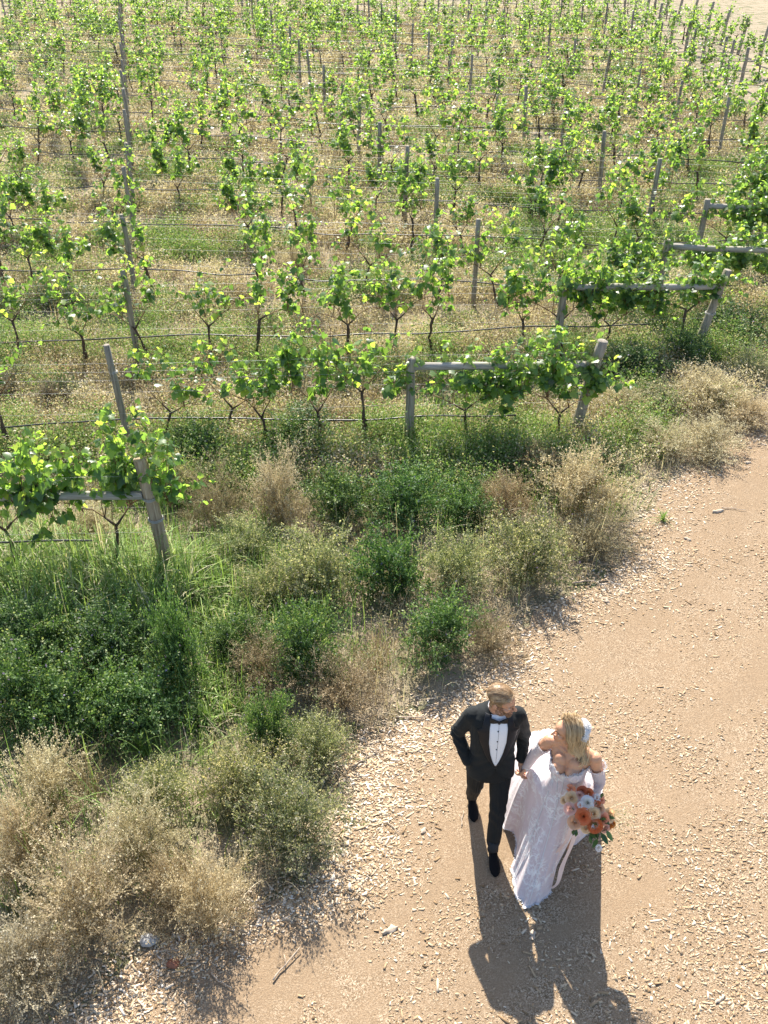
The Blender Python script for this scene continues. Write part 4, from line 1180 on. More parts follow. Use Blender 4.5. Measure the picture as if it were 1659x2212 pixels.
# soft folds at elbows and waist
Vj = np.empty(len(jk.vertices) * 3); jk.vertices.foreach_get('co', Vj); Vj = Vj.reshape(-1, 3); nj = vnormals(jk)
arm = np.clip((np.abs(Vj[:, 0]) - .18) / .04, 0, 1)
fold = .004 * arm * np.sin(Vj[:, 2] * 70 + Vj[:, 1] * 75 + 4 * np.sin(Vj[:, 0] * 37 + Vj[:, 2] * 9)) * np.exp(-((Vj[:, 2] - 1.17) / .14) ** 2)
fold += .0035 * (1 - arm) * np.sin(Vj[:, 2] * 62 + np.abs(Vj[:, 0]) * 55) * np.exp(-((Vj[:, 2] - 1.05) / .09) ** 2)
fold += .002 * np.sin(Vj[:, 0] * 45 + Vj[:, 2] * 25 + Vj[:, 1] * 31)
Vj += nj * fold[:, None]; jk.vertices.foreach_set('co', Vj.ravel()); jk.update()
jacket = obj('jacket', jk, man)
bj = BVHTree.FromPolygons([tuple(v) for v in mesh_arrays(jk0)[0]], faces_of(jk0))
zs = np.linspace(1.025, 1.51, 26)
wv = np.interp(zs, [1.025, 1.07, 1.15, 1.28, 1.42, 1.51], [.004, .024, .046, .066, .068, .052]); xc = .015
shirt = obj('shirt', patch_grid('shirt', bj, zs, xc - wv - .006, xc + wv + .006, 14, .005, 'shirt', thick=.004), man)
for z in (1.40, 1.30, 1.21):
    p = drape(bj, [np.array([xc - .004, 0, z])], .0065)[0]; q_ = Blob(); q_.ell(p, (.0062, .004, .0062), n1=6, n2=10)
    obj('stud', np_mesh('stud', q_.V[0], [np.array([f for f in q_.F if len(f) == 3]), np.array([f for f in q_.F if len(f) == 4])], [M['black']], None, True), shirt)
s = Soup(); pk = drape(bj, [np.array([xc + .0005, 0, z]) for z in np.linspace(1.06, 1.49, 12)], .0075); s.tube(pk, .0008, .5, 4); obj('placket', s.mesh('placket', [M['sock']]), shirt)
for sgn in (-1, 1):
    inner = xc + sgn * wv; outer_w = np.interp(zs, [1.025, 1.10, 1.25, 1.36, 1.40, 1.41, 1.51], [.008, .03, .058, .078, .092, .055, .045])
    a, b2 = (inner + sgn * outer_w, inner) if sgn < 0 else (inner, inner + sgn * outer_w)
    obj('lapel', patch_grid('lapel', bj, zs, a, b2, 9, .0105, 'lapel', thick=.006), jacket)
p = drape(bj, [np.array([xc + .004, 0, 1.005])], .003)[0]; q_ = Blob(); q_.ell(p, (.011, .005, .011), n1=6, n2=12)
obj('button', np_mesh('button', q_.V[0], [np.array([f for f in q_.F if len(f) == 3]), np.array([f for f in q_.F if len(f) == 4])], [M['black']], None, True), jacket)
# breast pocket welt on his left
zs2 = np.linspace(1.315, 1.335, 3)
obj('pocket_welt', patch_grid('pocket_welt', bj, zs2, [.098, .098, .099], [.165, .167, .168], 7, .004, 'lapel', thick=.003), jacket)
# shirt collar band and bow tie
s = Soup(); a = np.linspace(-.3 * PI - PI / 2, PI * 1.0 + .3 * PI - PI / 2, 30)
cz = 1.525
a = np.linspace(0, 2 * PI, 36)
rings = []
for dz, rr in ((-.03, .072), (0, .066), (.022, .0635), (.026, .061), (.0, .060)):
    rings.append(np.stack([.004 + rr * np.cos(a), .012 + rr * .98 * np.sin(a), cz + dz - .018 * np.sin(a) * -1 - .012 + 0 * a], 1))
V = np.array(rings); nn = len(a)
f = np.array([[i * nn + j, i * nn + j + 1, (i + 1) * nn + j + 1, (i + 1) * nn + j] for i in range(len(rings) - 1) for j in range(nn - 1)])
obj('collar', np_mesh('collar', V.reshape(-1, 3), [f], [M['shirt']], None, True), shirt)
bt = Blob(); bc = np.array([.015, -.100, 1.478])
for sgn in (-1, 1):
    prof = [(.004, .010), (.02, .015), (.042, .025), (.060, .027), (.066, .022)]
    V = []
    for x, h in prof:
        for j in range(10):
            t = 2 * PI * j / 10; V.append(bc + np.array([sgn * x, .009 * math.sin(t) + .25 * x, h * math.cos(t)]))
    F = [[i * 10 + j, i * 10 + (j + 1) % 10, (i + 1) * 10 + (j + 1) % 10, (i + 1) * 10 + j] for i in range(4) for j in range(10)] + [list(range(10)), list(range(40, 50))]
    bt.add(V, F)
bt.ell(bc + np.array([0, -.006, 0]), (.011, .010, .014))
me = bpy.data.meshes.new('bow_tie'); me.from_pydata([tuple(v) for v in np.concatenate(bt.V)], [], bt.F); me.materials.append(M['black']); me.update()
obj('bow_tie', me, man)
# trousers
b = Blob()
b.loft([(0, .02, .80, .165, .12), (0, .02, .90, .17, .122), (0, .015, 1.0, .165, .115), (0, .015, 1.05, .16, .11)], e=2.2)
for hip, knee, ank in (((-.09, .08, .84), (-.09, .14, .5), (-.077, .345, .145)), ((.09, .055, .84), (.074, -.08, .5), (.056, -.13, .125))):
    h_, k_, a_ = [np.array(v) for v in (hip, knee, ank)]
    b.limb([h_, (h_ + k_) / 2, k_, (k_ + a_) / 2, a_], [.094, .082, .068, .062, .056])
tr = b.skin('trousers', .006, 4)
Vt = np.empty(len(tr.vertices) * 3); tr.vertices.foreach_get('co', Vt); Vt = Vt.reshape(-1, 3); nt_ = vnormals(tr)
Vt += nt_ * (.003 * np.sin(Vt[:, 2] * 31 + Vt[:, 0] * 70 + Vt[:, 1] * 48 + 2 * np.sin(Vt[:, 2] * 14)) * np.exp(-((Vt[:, 2] - .42) / .3) ** 2))[:, None]
# pressed crease down the front of each leg
lx = np.where(Vt[:, 0] < 0, -.088, .07); Vt[:, 1] -= .009 * np.exp(-((Vt[:, 0] - lx) / .010) ** 2) * (nt_[:, 1] < -.3) * (Vt[:, 2] < .8)
tr.vertices.foreach_set('co', Vt.ravel()); tr.materials.append(M['trouser']); tr.update()
obj('trousers', tr, man)
for ank, toe in (((-.075, .37, .11), (-.07, .155, 0)), ((.055, -.15, .11), (.06, -.372, 0))):
    a_, t_ = np.array(ank), np.array(toe)
    heel = np.array([a_[0], a_[1] + .055, 0]); ax = t_ - heel; Ls = np.linalg.norm(ax); ax /= Ls; sd_ = np.array([-ax[1], ax[0], 0])
    bb = Blob(); rings = []
    V = []
    for t, wd, ht in ((0.0, .020, .045), (.06, .031, .062), (.2, .036, .068), (.38, .037, .066), (.55, .043, .056), (.75, .046, .043), (.9, .037, .034), (.98, .02, .026), (1.0, .006, .018)):
        for j in range(16):
            q = 2 * PI * j / 16; z = max(0, ht * .5 + ht * .5 * math.sin(q)) if True else 0
            V.append(heel + ax * t * Ls + sd_ * wd * math.cos(q) * (1.0 if math.sin(q) < .2 else .93) + np.array([0, 0, .004 + z]))
    F = [[i * 16 + j, i * 16 + (j + 1) % 16, (i + 1) * 16 + (j + 1) % 16, (i + 1) * 16 + j] for i in range(8) for j in range(16)] + [list(range(16))[::-1], list(range(128, 144))]
    bb.add(V, F); sm = bb.skin('shoe', .004, 3); sm.materials.append(M['velvet']); obj('shoe', sm, man)
    s = Soup(); s.tube([a_ + np.array([0, 0, -.055]), a_ + np.array([0, -.005, 0]), a_ + np.array([0, 0, .06])], [.046, .043, .043], .5, 16); obj('sock', s.mesh('sock', [M['sock']], True), man)

# ---------------------------------------------------------------- the woman
Wb = np.array([1.36, 4.72, 0.0]); YAW = -math.radians(29); RY = rotz(YAW)
loc = lambda x, y, z: RY @ np.array([x, y, z], float)             # her own frame (front = -y) to base-relative world axes
Jw = J - Wb
HR2 = rotz(-math.radians(86)) @ rotx(-.05) @ roty(.05)
HC2 = np.array([-.045, .0, 1.565]); HK2 = .95
b = Blob()
head(b, HC2, HR2, HK2, False)
b.limb([loc(0, .02, 1.34), loc(0, .012, 1.42), HC2 + HR2 @ np.array([0, .025, -.055])], [.052, .047, .047])
b.loft([(0, .02, .85, .15, .115), (0, .02, .95, .158, .12), (0, .015, 1.06, .118, .092), (0, .015, 1.16, .125, .095), (0, .02, 1.25, .142, .094), (0, .024, 1.32, .150, .078), (0, .028, 1.365, .125, .058), (0, .025, 1.39, .07, .045)], R=RY)
for sgn in (-1, 1):
    b.ell(loc(sgn * .061, -.068, 1.222), (.0635, .066, .066), RY); b.ell(loc(sgn * .056, -.046, 1.275), (.058, .048, .07), RY)
    b.limb([loc(sgn * .03, -.03, 1.362), loc(sgn * .15, .015, 1.375)], [.013, .016])               # collar bones
    b.limb([loc(sgn * .05, .02, 1.40), loc(sgn * .165, .022, 1.355)], [.035, .042])
    b.limb([loc(sgn * .075, .02, .86), loc(sgn * .07, -.02 + .06 * sgn, .48), loc(sgn * .06, .05 + .12 * sgn, .09)], [.08, .05, .034])
ELR, ELL = loc(-.28, .05, 1.125), loc(.232, .06, 1.09)
AR = [loc(-.172, .02, 1.35), ELR, Jw + np.array([.035, -.01, .105])]
HBL = np.array([1.455, 4.535, .93]) - Wb
AL = [loc(.172, .02, 1.35), ELL, HBL + np.array([.055, .05, .02])]
for A_ in (AR, AL):
    A_[:] = [np.array(p, float) for p in A_]
    b.limb([A_[0], (A_[0] + A_[1]) / 2, A_[1], (A_[1] + A_[2]) / 2, A_[2]], [.050, .041, .035, .032, .023])
hand(b, AR[2], (-.3, .05, -1), (-.75, .45, .1), (.1, -1, -.1), .95, .92)
hand(b, AL[2], (-.8, -.5, -.15), (-.3, .5, -.3), (0, 0, 1), 1.1, .92)
wbody = b.skin('person', .0042, 3)
V, C, N = mesh_arrays(wbody)
ix, L = head_zones(C, N, HC2, HR2, HK2); ix[np.linalg.norm(C - HC2, axis=1) > .155] = 0
for m_n in ('skin_woman', 'eye_white', 'iris', 'lip_woman', 'brow'): wbody.materials.append(M[m_n])
wbody.polygons.foreach_set('material_index', ix.astype(np.int32))
lady = obj('person', wbody, None, Wb)
tag(lady, 'woman in an off shoulder white lace wedding gown with long blonde hair', 'person')

# bodice: the torso skin from hip to a sweetheart neckline, lifted off the skin
Lw = C @ RY                                                             # her frame
ang = np.arctan2(Lw[:, 0], -Lw[:, 1])
top = np.where(Lw[:, 1] < .03, 1.205 + .062 * np.exp(-((np.abs(Lw[:, 0]) - .085) / .05) ** 2) + .05 * np.clip((np.abs(Lw[:, 0]) - .1) / .05, 0, 1), 1.235)
def off_arm(P):
    d = np.full(len(P), 9.0)
    for A_ in (AR, AL):
        a0, a1 = A_[0], A_[1]; ab = a1 - a0
        t = np.clip(((P - a0) @ ab) / (ab @ ab), 0, 1); d = np.minimum(d, np.linalg.norm(P - a0 - t[:, None] * ab, axis=1))
        a0, a1 = A_[1], A_[2]; ab = a1 - a0
        t = np.clip(((P - a0) @ ab) / (ab @ ab), 0, 1); d = np.minimum(d, np.linalg.norm(P - a0 - t[:, None] * ab, axis=1))
    return d
keep = (C[:, 2] < top) & (C[:, 2] > .9) & (off_arm(C) > .058) & (np.abs(Lw[:, 0]) < .19)
bod = sub_mesh('bodice', wbody, keep, [M['lace']], off=.006)
dress = empty('dress', (0, 0, 0)); dress.parent = lady
obj('bodice', bod, dress)
# seams of the corset
bw = BVHTree.FromPolygons([tuple(v) for v in mesh_arrays(bod)[0]], faces_of(bod))
s = Soup()
for x0, x1 in ((-.115, -.075), (-.06, -.035), (0, 0), (.06, .035), (.115, .075)):
    pts = drape(bw, [loc(x0 + (x1 - x0) * t, 0, 1.19 - .2 * t) for t in np.linspace(0, 1, 12)], .002, loc(0, 1, 0)); s.tube(pts, .0028, .5, 5)
obj('boning', s.mesh('boning', [M['trim']], True), dress)
# feathery lace edge along the neckline
me_v, me_c, me_n = mesh_arrays(bod)
Lb2 = me_c @ RY
tp = np.where(Lb2[:, 1] < .03, 1.205 + .062 * np.exp(-((np.abs(Lb2[:, 0]) - .085) / .05) ** 2) + .05 * np.clip((np.abs(Lb2[:, 0]) - .1) / .05, 0, 1), 1.235)
ed = np.nonzero(me_c[:, 2] > tp - .010)[0]; pk = ed[rng.integers(0, len(ed), 1500)]
s = Soup(); q = np.linspace(0, 1, 3)[None, :, None]
dd = norm(me_n[pk] * .7 + np.array([0, 0, .75]) + rng.normal(0, .45, (1500, 3)))
s.ribbons(me_c[pk][:, None] + dd[:, None] * rng.uniform(.008, .026, (1500, 1, 1)) * q, np.array([[.0035, .003, .001]]), rdir(1500), rng.random(1500))
obj('neckline_trim', s.mesh('neckline_trim', [M['trim']]), dress)

# skirt: from the hips to the hem drawn on the ground, the back running out as a train
HEM_PX = [(1132, 1958), (1160, 1952), (1188, 1930), (1196, 1885), (1210, 1842), (1250, 1822), (1290, 1765), (1296, 1690), (1262, 1610), (1190, 1580), (1118, 1606), (1096, 1660), (1090, 1730), (1086, 1788), (1112, 1806), (1112, 1860), (1110, 1910)]
hem = np.array([at(*p)[:2] for p in HEM_PX]) - Wb[:2]
def closed_spline(P, m):
    n = len(P); out = []
    for i in range(m):
        t = i / m * n; k = int(t); f = t - k
        p0, p1, p2, p3 = P[(k - 1) % n], P[k % n], P[(k + 1) % n], P[(k + 2) % n]
        out.append(.5 * (2 * p1 + (p2 - p0) * f + (2 * p0 - 5 * p1 + 4 * p2 - p3) * f * f + (3 * p1 - p0 - 3 * p2 + p3) * f ** 3))
    return np.array(out)
nA, nS = 220, 60
hs = closed_spline(hem, nA)
a_h = np.arctan2(hs[:, 1], hs[:, 0]); a_h = np.unwrap(a_h)
# hip ring angles follow the hem points, evened out so that no part of the ring is skipped
aa = np.linspace(0, 1, nA, endpoint=False) * np.sign(a_h[-1] - a_h[0]) * 2 * PI + a_h[0]
a_m = .55 * a_h + .45 * aa
hipc = loc(0, .02, 0)[:2]
cl_, sl_ = np.cos(a_m - YAW), np.sin(a_m - YAW)
def ring(wa, wb): return hipc + (np.stack([wa * np.sign(cl_) * np.abs(cl_) ** .9, wb * np.sign(sl_) * np.abs(sl_) ** .9, 0 * cl_], 1) @ RY.T)[:, :2]
r0, r1 = ring(.142, .112), ring(.176, .15)
dome = np.exp(-((np.angle(np.exp(1j * (a_m - 2.4)))) / .6) ** 2)          # cloth gathered up towards the joined hands
r1 = r1 + norm(r1 - hipc) * (dome * .10)[:, None]; r0 = hipc + (r0 - hipc) * .93
dist = np.linalg.norm(hs - r1, axis=1)
train = np.clip((dist - .35) / .5, 0, 1)
V = np.zeros((nS, nA, 3)); ph = np.arange(nA) / nA * 2 * PI
for i in range(nS):
    t = i / (nS - 1)
    if t < .16:
        u = t / .16; xy = r0 + (r1 - r0) * u; z = 1.01 - (.15 - .07 * dome) * u
    else:
        u = (t - .16) / .84
        e1 = u ** 1.2; e2 = u ** .72
        xy = r1 + (hs - r1) * (e1 * (1 - train) + e2 * train)[:, None] if True else r1
        z = (.848 + .07 * dome) * (((1 - u) * (1 - train) + (1 - u) ** 1.15 * train) * (1 - dome) + (1 - u ** 2.2) * dome) + .012
        f_amp = .019 * u * (1 - .35 * train)
        nrm2 = norm(hs - r1)
        wave = (np.sin(ph * 15 + 2 * np.sin(ph * 3)) * .6 + np.sin(ph * 26 + 1.3 + 3 * u * np.sin(ph * 2)) * .4)
        xy = xy + nrm2 * (f_amp * wave)[:, None]
        z = z + np.abs(wave) * .035 * u * train * np.sin(PI * min(1, u * 1.05)) + .02 * train * u * (1 - u) * 4 * np.sin(ph * 9)
    V[i, :, :2] = xy; V[i, :, 2] = np.maximum(z, .012)
V[-1, :, 2] = .012 + .012 * np.abs(np.sin(ph * 21))
j = np.arange(nA); f = np.concatenate([np.stack([i * nA + j, i * nA + (j + 1) % nA, (i + 1) * nA + (j + 1) % nA, (i + 1) * nA + j], 1) for i in range(nS - 1)])
obj('skirt', np_mesh('skirt', V.reshape(-1, 3), [f], [M['lace']], None, True), dress)
# seams running down the skirt, and the scalloped lace hem
s = Soup()
for j0 in (4, 30, 205):
    k_ = np.arange(4, nS - 1); P = V[k_, j0] + np.concatenate([norm(hs - r1)[j0] * .006, [.004]]); s.tube(P, .0035, .5, 5)
obj('skirt_seam', s.mesh('skirt_seam', [M['trim']], True), dress)
s = Soup(); n = 2600; jj = rng.integers(0, nA, n); B0 = V[-1, jj] + (V[-1, (jj + 1) % nA] - V[-1, jj]) * rng.random((n, 1))
o2 = np.concatenate([norm(hs - r1)[jj], np.full((n, 1), .12)], 1); dd = norm(o2 + rng.normal(0, .5, (n, 3)) * np.array([1, 1, .2]))
s.ribbons(B0[:, None] + dd[:, None] * rng.uniform(.006, .022, (n, 1, 1)) * np.linspace(0, 1, 3)[None, :, None], .0035, np.tile(np.array([[0, 0, 1.0]]), (n, 1)) + rng.normal(0, .3, (n, 3)), rng.random(n))
obj('hem_trim', s.mesh('hem_trim', [M['trim']]), dress)

# detached lace sleeves
def sleeve(A_, t0, name):
    P = [A_[0] + (A_[1] - A_[0]) * t for t in np.linspace(t0, 1, 9)] + [A_[1] + (A_[2] - A_[1]) * t for t in np.linspace(.1, 1.16, 11)]
    P = np.array(P)
    for _ in range(2): P[1:-1] = (P[:-2] + 2 * P[1:-1] + P[2:]) / 4
    k = len(P); u = np.linspace(0, 1, k)
    R = np.interp(u, [0, .05, .2, .45, .7, .93, 1], [.058, .052, .049, .043, .038, .031, .034]) * (1 + .05 * np.sin(u * 60) * (u > .1))
    s = Soup(); s.tube(P, R, .5, 22, cap=False); return obj(name, s.mesh(name, [M['lace']], True), lady)
sleeve(AR, .30, 'sleeve'); sleeve(AL, .36, 'sleeve')
s = Soup()
for A_, t0 in ((AR, .30), (AL, .36)):
    n = 320; c0 = A_[0] + (A_[1] - A_[0]) * t0; ax = norm(A_[1] - A_[0]); u_ = norm(np.cross(ax, [0, 1, .2])); v_ = np.cross(ax, u_); q = rng.uniform(0, 2 * PI, n)[:, None]
    rad = u_ * np.cos(q) + v_ * np.sin(q); dd = norm(rad * .6 - ax * .8 + rng.normal(0, .4, (n, 3)))
    s.ribbons((c0 + rad * .064)[:, None] + dd[:, None] * rng.uniform(.006, .02, (n, 1, 1)) * np.linspace(0, 1, 3)[None, :, None], .003, rdir(n), rng.random(n))
obj('sleeve_trim', s.mesh('sleeve_trim', [M['trim']]), lady)

# long blonde hair, parted on top, falling to the shoulders
nh = 4200
def hair_paths(u, side, out, length, kk=22, wave=1.0):
    """u: 0 hairline .. 1 crown along the parting; side: +1/-1; head frame"""
    n = len(u)
    y0 = -.066 + .155 * u; z0 = .112 + .018 * np.sin(PI * np.clip(u * .9 + .15, 0, 1)) - .10 * np.clip(u - .75, 0, 1) ; x0 = -.012 + side * 0
    t = np.linspace(0, 1, kk)[None]
    arc = .42                                                   # share of the strand lying on the skull
    th = np.clip(t / arc, 0, 1) * (PI * .52)
    rx = .083 + out; rz = .105 + out * .6
    X = side[:, None] * (rx[:, None] * np.sin(th)) + x0[:, None] * (1 - t)
    Z = .02 + (z0[:, None] - .02 + out[:, None] * .6 * np.clip(t / .1, 0, 1)) * np.cos(th)
    Yb = y0[:, None] + (.020 * (1 - u[:, None])) * np.sin(th) + .012 * np.sin(th)
    tail = np.clip((t - arc) / (1 - arc), 0, 1)
    Z = Z - tail * length[:, None]
    X = X + side[:, None] * (-.018 * tail + .018 * np.sin(tail * 5 + u[:, None] * 4) * tail * wave)
    Yb = Yb + tail * (.035 + .0 * u[:, None]) - tail * (u[:, None] - .55) * .075 + .016 * np.sin(tail * 6.5 + u[:, None] * 3) * tail * wave
    return np.stack([X, Yb, Z], -1)
def to_head(P, c, R, k): return c + (P * k) @ R.T
s = Soup()
# solid under-sheets so that no skull shows between the strands
for sd_ in (1, -1):
    ug = np.linspace(.0, 1, 40); P = hair_paths(ug, np.full(40, float(sd_)), np.full(40, .002), np.full(40, .17 if sd_ > 0 else .15), 22, .5)
    P = to_head(P, HC2, HR2, HK2); n1, n2 = P.shape[:2]
    f = np.array([[i * n2 + j, i * n2 + j + 1, (i + 1) * n2 + j + 1, (i + 1) * n2 + j] for i in range(n1 - 1) for j in range(n2 - 1)])
    s.add(P.reshape(-1, 3), [f], np.tile(np.interp(np.linspace(0, 1, n2), [0, .25, .6, 1], [.12, .3, .5, .6]), n1))
# the back of the head
bb = Blob(); bb.ell((0, .022, .032), (.084, .096, .092)); E = bb.V[0]; selv = None
Fq = [f for f in bb.F if np.mean([E[i][1] for i in f]) > .03 and np.mean([E[i][2] for i in f]) > -.07]
s.add(to_head(E, HC2, HR2, HK2), [np.array([f for f in Fq if len(f) == 3]).reshape(-1, 3), np.array([f for f in Fq if len(f) == 4]).reshape(-1, 4)], .4)
u = np.clip(rng.beta(1.1, 1.1, nh), .0, 1); side = np.where(rng.random(nh) < .74, 1.0, -1.0)
P = hair_paths(u, side, .003 + np.abs(rng.normal(0, .006, nh)), rng.uniform(.12, .215, nh))
P += np.cumsum(rng.normal(0, .0009, P.shape), 1)
lock = vnoise(u * 9, side, .5, 21)
tone = np.clip(np.interp(np.linspace(0, 1, 22), [0, .12, .4, .75, 1], [.18, .32, .5, .66, .75])[None] + (lock[:, None] - .5) * .55 + rng.normal(0, .1, (nh, 1)), 0, 1)
s.ribbons(to_head(P, HC2, HR2, HK2), .0038, (HR2 @ np.array([1.0, 0, .1]))[None] + rng.normal(0, .35, (nh, 3)), tone)
# loose lock of curls on the shoulder behind
n = 500; t = np.linspace(0, 1, 20)[None]; ph_ = rng.normal(0, .35, (n, 1)); x_ = rng.normal(.03, .028, (n, 1)); y_ = rng.normal(.095, .02, (n, 1))
P = np.stack([x_ + .028 * np.sin(t * 8 + ph_) * t + .02 * t, y_ + .03 * t + .028 * np.cos(t * 8 + ph_) * t, .02 - .26 * t + .0 * x_], -1)
s.ribbons(to_head(P, HC2, HR2, HK2), .0042, rdir(n), np.clip(rng.normal(.7, .14, n), 0, 1))
obj('hair', s.mesh('hair', [M['hair_woman']], True), lady)
# fluffy white bow at the back of the head
s = Soup(); n = 2600; t = rng.uniform(-1, 1, n); a = rng.uniform(0, 2 * PI, n)
w = .012 + .018 * np.sqrt(np.clip(1 - t ** 2, 0, 1)) * (1 + .3 * np.sin(t * 7))
cpt = np.stack([.092 * t + .012, .108 + .014 * np.cos(t * 2.2) + w * .8 * np.cos(a), .062 - .05 * t ** 2 + w * np.sin(a)], 1)
dr = norm(np.stack([rng.normal(0, .35, n), np.cos(a), np.sin(a)], 1) + rng.normal(0, .4, (n, 3)))
Pf = cpt[:, None] + dr[:, None] * rng.uniform(.006, .02, (n, 1, 1)) * np.linspace(0, 1, 3)[None, :, None]
s.ribbons(to_head(Pf, HC2, HR2, HK2), np.array([[.004, .0035, .001]]), rdir(n), rng.random(n))
for q in (-.6, 0, .6): pass
tt = np.linspace(-1, 1, 14); core = np.stack([.092 * tt + .012, .108 + .014 * np.cos(tt * 2.2), .062 - .05 * tt ** 2], 1)
s.tube(to_head(core, HC2, HR2, HK2), (.010 + .016 * np.sqrt(np.clip(1 - tt ** 2, 0, 1))), .5, 10)
obj('hair_bow', s.mesh('hair_bow', [M['fluff']], True), lady)

# ---------------------------------------------------------------- bouquet
BQ = np.array([1.462, 4.475, .985]); bq = empty('bouquet', tuple(BQ))
tag(bq, 'round bouquet of orange, peach and cream roses with trailing pink ribbons, held by the woman', 'bouquet')
FC = {'orange': (.66, .22, .08), 'rust': (.40, .085, .04), 'peach': (.72, .36, .22), 'cream': (.74, .58, .36), 'white': (.76, .78, .72), 'tan': (.62, .42, .27), 'blush': (.74, .50, .42), 'mauve': (.55, .42, .40), 'amber': (.68, .30, .06), 'red': (.52, .15, .07)}
for k_, c in FC.items():
    M['fl_' + k_] = leafy('petal_' + k_, [(0, tuple(v * .62 for v in c)), (.5, c), (1, tuple(min(.9, v * 1.2 + .03) for v in c))], .3, .6, (1.2, 1.0, .9), .3)
M['bq_leaf'] = leafy('bouquet_leaf', [(0, (.03, .075, .03)), (1, (.08, .15, .055))], .3, .4, (1.6, 1.8, .6), .5)
M['ribbon'] = leafy('ribbon', [(0, (.74, .58, .54)), (1, (.80, .66, .62))], .25, .45, (1, 1, 1), .4)
def rose_mesh(seed, mat, layers=6, per=5, R=1.0):
    """cupped petals in spiral whorls, opening along +z, unit radius"""
    g = np.random.default_rng(seed); s = Soup(); nu, nv = 6, 6
    for l in range(layers):
        fr = l / (layers - 1); op = .12 + 1.0 * fr ** 1.1; rad = .03 + .83 * fr ** .9; hgt = .80 - .34 * fr ** 1.2
        m = 3 if l < 2 else per
        for i in range(m):
            a0 = 2 * PI * (i / m + l * .38) + g.normal(0, .12); wdt = (3.0 if l < 2 else 1.85) * (.9 + .2 * g.random())
            u = np.linspace(-.5, .5, nu)[None, :]; v = np.linspace(0, 1, nv)[:, None]
            aw = a0 + u * wdt * (.35 + .65 * np.sin(PI * (.12 + .62 * v)))
            r = rad * (.25 + .75 * v ** .8) + .10 * op * v ** 3 * (1 - (2 * u) ** 2 * .4) + g.normal(0, .015)
            z = hgt * (v * 1.05 - .12 * op * v ** 4 * 1.6) - .16 * fr + .03 * np.cos(u * 9 + i) * v - .10 * (2 * u) ** 2 * v
            P = np.stack([r * np.cos(aw), r * np.sin(aw), z + 0 * u], -1) * R
            f = np.array([[p * nu + q, p * nu + q + 1, (p + 1) * nu + q + 1, (p + 1) * nu + q] for p in range(nv - 1) for q in range(nu - 1)])
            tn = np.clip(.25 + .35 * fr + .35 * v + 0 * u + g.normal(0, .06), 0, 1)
            s.add(P.reshape(-1, 3), [f], np.broadcast_to(tn, (nv, nu)).ravel())
    return s.mesh('rose', [M[mat]], True)
def pom_mesh(seed, mat, n=300):
    """dahlia-like pompon of many narrow petals, unit radius"""
    s = Soup(); i = np.arange(n); z = 1 - 1.15 * i / n; a = i * 2.39996; r = np.sqrt(np.clip(1 - z * z, 0, 1))
    d = np.stack([r * np.cos(a), r * np.sin(a), z], 1); A = norm(d + np.array([0, 0, .15])) * .34; B = norm(np.cross(A, np.array([0, 0, 1.0]) + .01)) * .085
    s.flecks(d * np.array([.72, .72, .5]), A, B, np.clip(.35 + .4 * np.random.default_rng(seed).random(n), 0, 1))
    return s.mesh('dahlia', [M[mat]])
PX0 = np.array([1262, 1757.])
# kind, colour, picture x, y, radius m
FLOWERS = [('tulip', 'peach', 1229, 1702, .034), ('rose', 'red', 1254, 1708, .040), ('rose', 'orange', 1268, 1712, .036), ('rose', 'blush', 1246, 1717, .032), ('rose', 'cream', 1226, 1724, .046), ('rose', 'cream', 1210, 1730, .030),
           ('rose', 'white', 1262, 1735, .047), ('tulip', 'peach', 1296, 1730, .036), ('rose', 'blush', 1220, 1750, .044), ('rose', 'orange', 1250, 1768, .058), ('rose', 'cream', 1275, 1762, .050), ('rose', 'tan', 1292, 1750, .036),
           ('rose', 'cream', 1318, 1766, .050), ('rose', 'peach', 1300, 1774, .046), ('rose', 'tan', 1230, 1782, .050), ('dahlia', 'orange', 1277, 1789, .054), ('rose', 'cream', 1256, 1797, .036), ('rose', 'blush', 1306, 1795, .040),
           ('rose', 'amber', 1327, 1787, .026), ('rose', 'amber', 1318, 1793, .024), ('rose', 'blush', 1283, 1722, .028), ('rose', 'peach', 1240, 1745, .03), ('dahlia', 'orange', 1285, 1738, .028)]
for i, (kd, col, px, py, r) in enumerate(FLOWERS):
    off = np.array([(px - PX0[0]), -(py - PX0[1])]) / 300.0 * .87             # metres across the face of the bouquet
    rr = min(.98, np.linalg.norm(off) / .178); n_ = np.array([off[0] * 4.3, 0, off[1] * 4.3]); 
    # the dome faces forward and up: local axes right, up-slope, out
    ex_, eo = np.array([1.0, 0, 0]), norm(np.array([.0, -.62, .78])); eu = np.cross(eo, ex_)
    h_ = .11 * math.sqrt(1 - rr ** 2)
    pos = ex_ * off[0] + eu * off[1] * .98 + eo * h_
    dirn = norm(ex_ * off[0] * 3.4 + eu * off[1] * 3.4 + eo * 1.0)
    if kd == 'rose': me = rose_mesh(500 + i, 'fl_' + col)
    elif kd == 'dahlia': me = pom_mesh(500 + i, 'fl_' + col)
    else: me = rose_mesh(500 + i, 'fl_' + col, 3, 3)
    o = obj(kd, me, bq, tuple(pos)); o.rotation_mode = 'QUATERNION'; o.rotation_quaternion = Vector(dirn).to_track_quat('Z', 'Y')
    sc_ = r * (1.13 if kd != 'tulip' else 1.25); o.scale = (sc_, sc_ * (1 if kd != 'tulip' else .75), sc_ * 1.05)
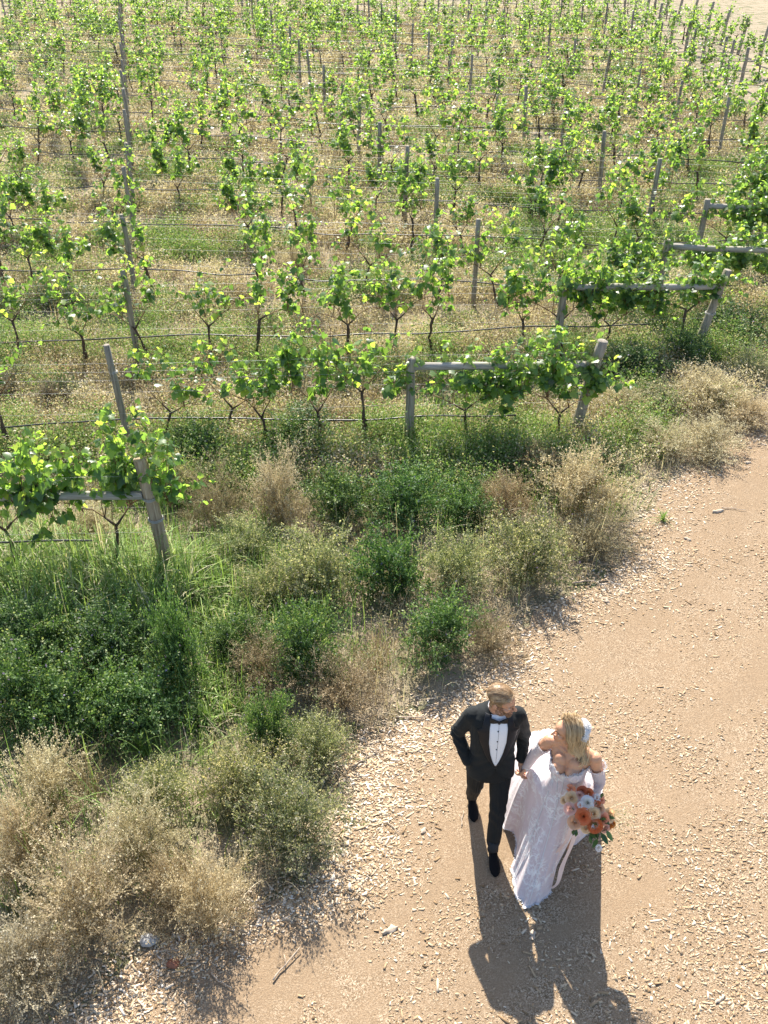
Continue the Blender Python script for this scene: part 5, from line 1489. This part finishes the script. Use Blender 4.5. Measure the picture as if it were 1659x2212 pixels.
# foliage, grassy sprays, bunny tails and ribbons
lt = np.array([(0, 0, 0), (.17, .28, .02), (.2, .5, .03), (.12, .8, .0), (0, 1, -.03), (-.12, .8, 0), (-.2, .5, .03), (-.17, .28, .02), (0, .5, -.02)]); lf = np.array([(8, i, (i + 1) % 8) for i in range(8)])
for (dx, du, n, L_) in ((-.08, -.12, 4, .055), (.09, -.14, 5, .07), (.03, -.13, 4, .06), (.0, .07, 7, .06), (.08, .06, 6, .05), (-.07, .06, 5, .045), (.02, -.05, 9, .06), (-.06, .0, 7, .055), (.09, -.04, 7, .06)):
    s = Soup(); base = ex_ * dx + eu * du + eo * .05
    od = norm(ex_ * dx * 3 + eu * (du * 4 - .1) + eo * .25); tip = norm(od + rng.normal(0, .45, (n, 3)))
    nr = norm(eo + rng.normal(0, .4, (n, 3))); U = norm(np.cross(tip, nr)); Nn = np.cross(U, tip)
    c_ = base + rng.normal(0, .025, (n, 3)); s.leaves(lt, lf, c_, U, tip, Nn, rng.uniform(.75, 1.15, n) * L_ * 1.25, rng.random(n))
    for p in c_: s.tube(np.array([base - eo * .04, (base + p) / 2 - eo * .01, p, p + norm(p - base + eo * .01) * .004]), .0022, .3, 5)
    obj('leaf_sprig', s.mesh('leaf_sprig', [M['bq_leaf']]), bq)
s = Soup(); n = 26; d = norm(ex_ * rng.uniform(.3, 1.2, (n, 1)) + eu * rng.uniform(-.6, .3, (n, 1)) + eo * rng.uniform(.0, .4, (n, 1)))
q = np.linspace(0, 1, 5)[None, :, None]; s.ribbons(ex_ * .12 + d[:, None] * rng.uniform(.12, .24, (n, 1, 1)) * q + np.array([0, 0, -.04]) * q ** 2, .0028, rdir(n), rng.uniform(.2, .45, n))
n = 180; c_ = ex_ * .12 + d[rng.integers(0, 26, n)] * rng.uniform(.1, .23, (n, 1)) + rng.normal(0, .012, (n, 3)); A = rdir(n) * .014
s.flecks(c_, A, norm(np.cross(A, rdir(n))) * .0045, rng.uniform(.2, .6, n)); obj('grass_spray', s.mesh('grass_spray', [M['grass']]), bq)
for (dx, du, dd_) in ((-.055, .045, .12), (.07, .1, .11), (.075, -.25, .04)):
    c0 = ex_ * dx + eu * du + eo * dd_; n = 260; d = rdir(n); s = Soup(); s.flecks(c0 + d * np.array([.012, .012, .02]), d * .014, norm(np.cross(d, rdir(n))) * .0025, rng.random(n)); obj('bunny_tail', s.mesh('bunny_tail', [M['fluff']]), bq)
s = Soup(); stem0 = np.array([-.02, .10, -.10])
for i in range(14): s.tube(np.array([eo * .02 + rng.normal(0, .03, 3), np.array([-.01, .05, -.05]) + rng.normal(0, .012, 3), np.array([-.03, .10, -.13]) + rng.normal(0, .02, 3)]), .0032, .5, 5)
obj('stem_bundle', s.mesh('stem_bundle', [M['bq_leaf']], True), bq)
for k_, (pts, w0) in enumerate(((((-.06, .02, -.12), (-.10, -.02, -.32), (-.13, .06, -.52), (-.17, .02, -.68), (-.16, .0, -.78)), .034), (((-.03, .02, -.12), (-.06, -.03, -.35), (-.11, -.03, -.6), (-.12, -.05, -.80), (-.16, -.02, -.9)), .036))):
    P = np.array(pts); t = np.linspace(0, 1, 26); tt_ = np.linspace(0, 1, len(P)); P = np.stack([np.interp(t, tt_, P[:, i]) for i in range(3)], 1)
    for _ in range(6): P[1:-1] = (P[:-2] + 2 * P[1:-1] + P[2:]) / 4
    s = Soup(); rf = np.array([[.3, -1, .2]]); s.ribbons(P[None], w0 * (1 + .15 * np.sin(t * 14))[None], rf, .5); obj('ribbon', s.mesh('ribbon', [M['ribbon']], True), bq)
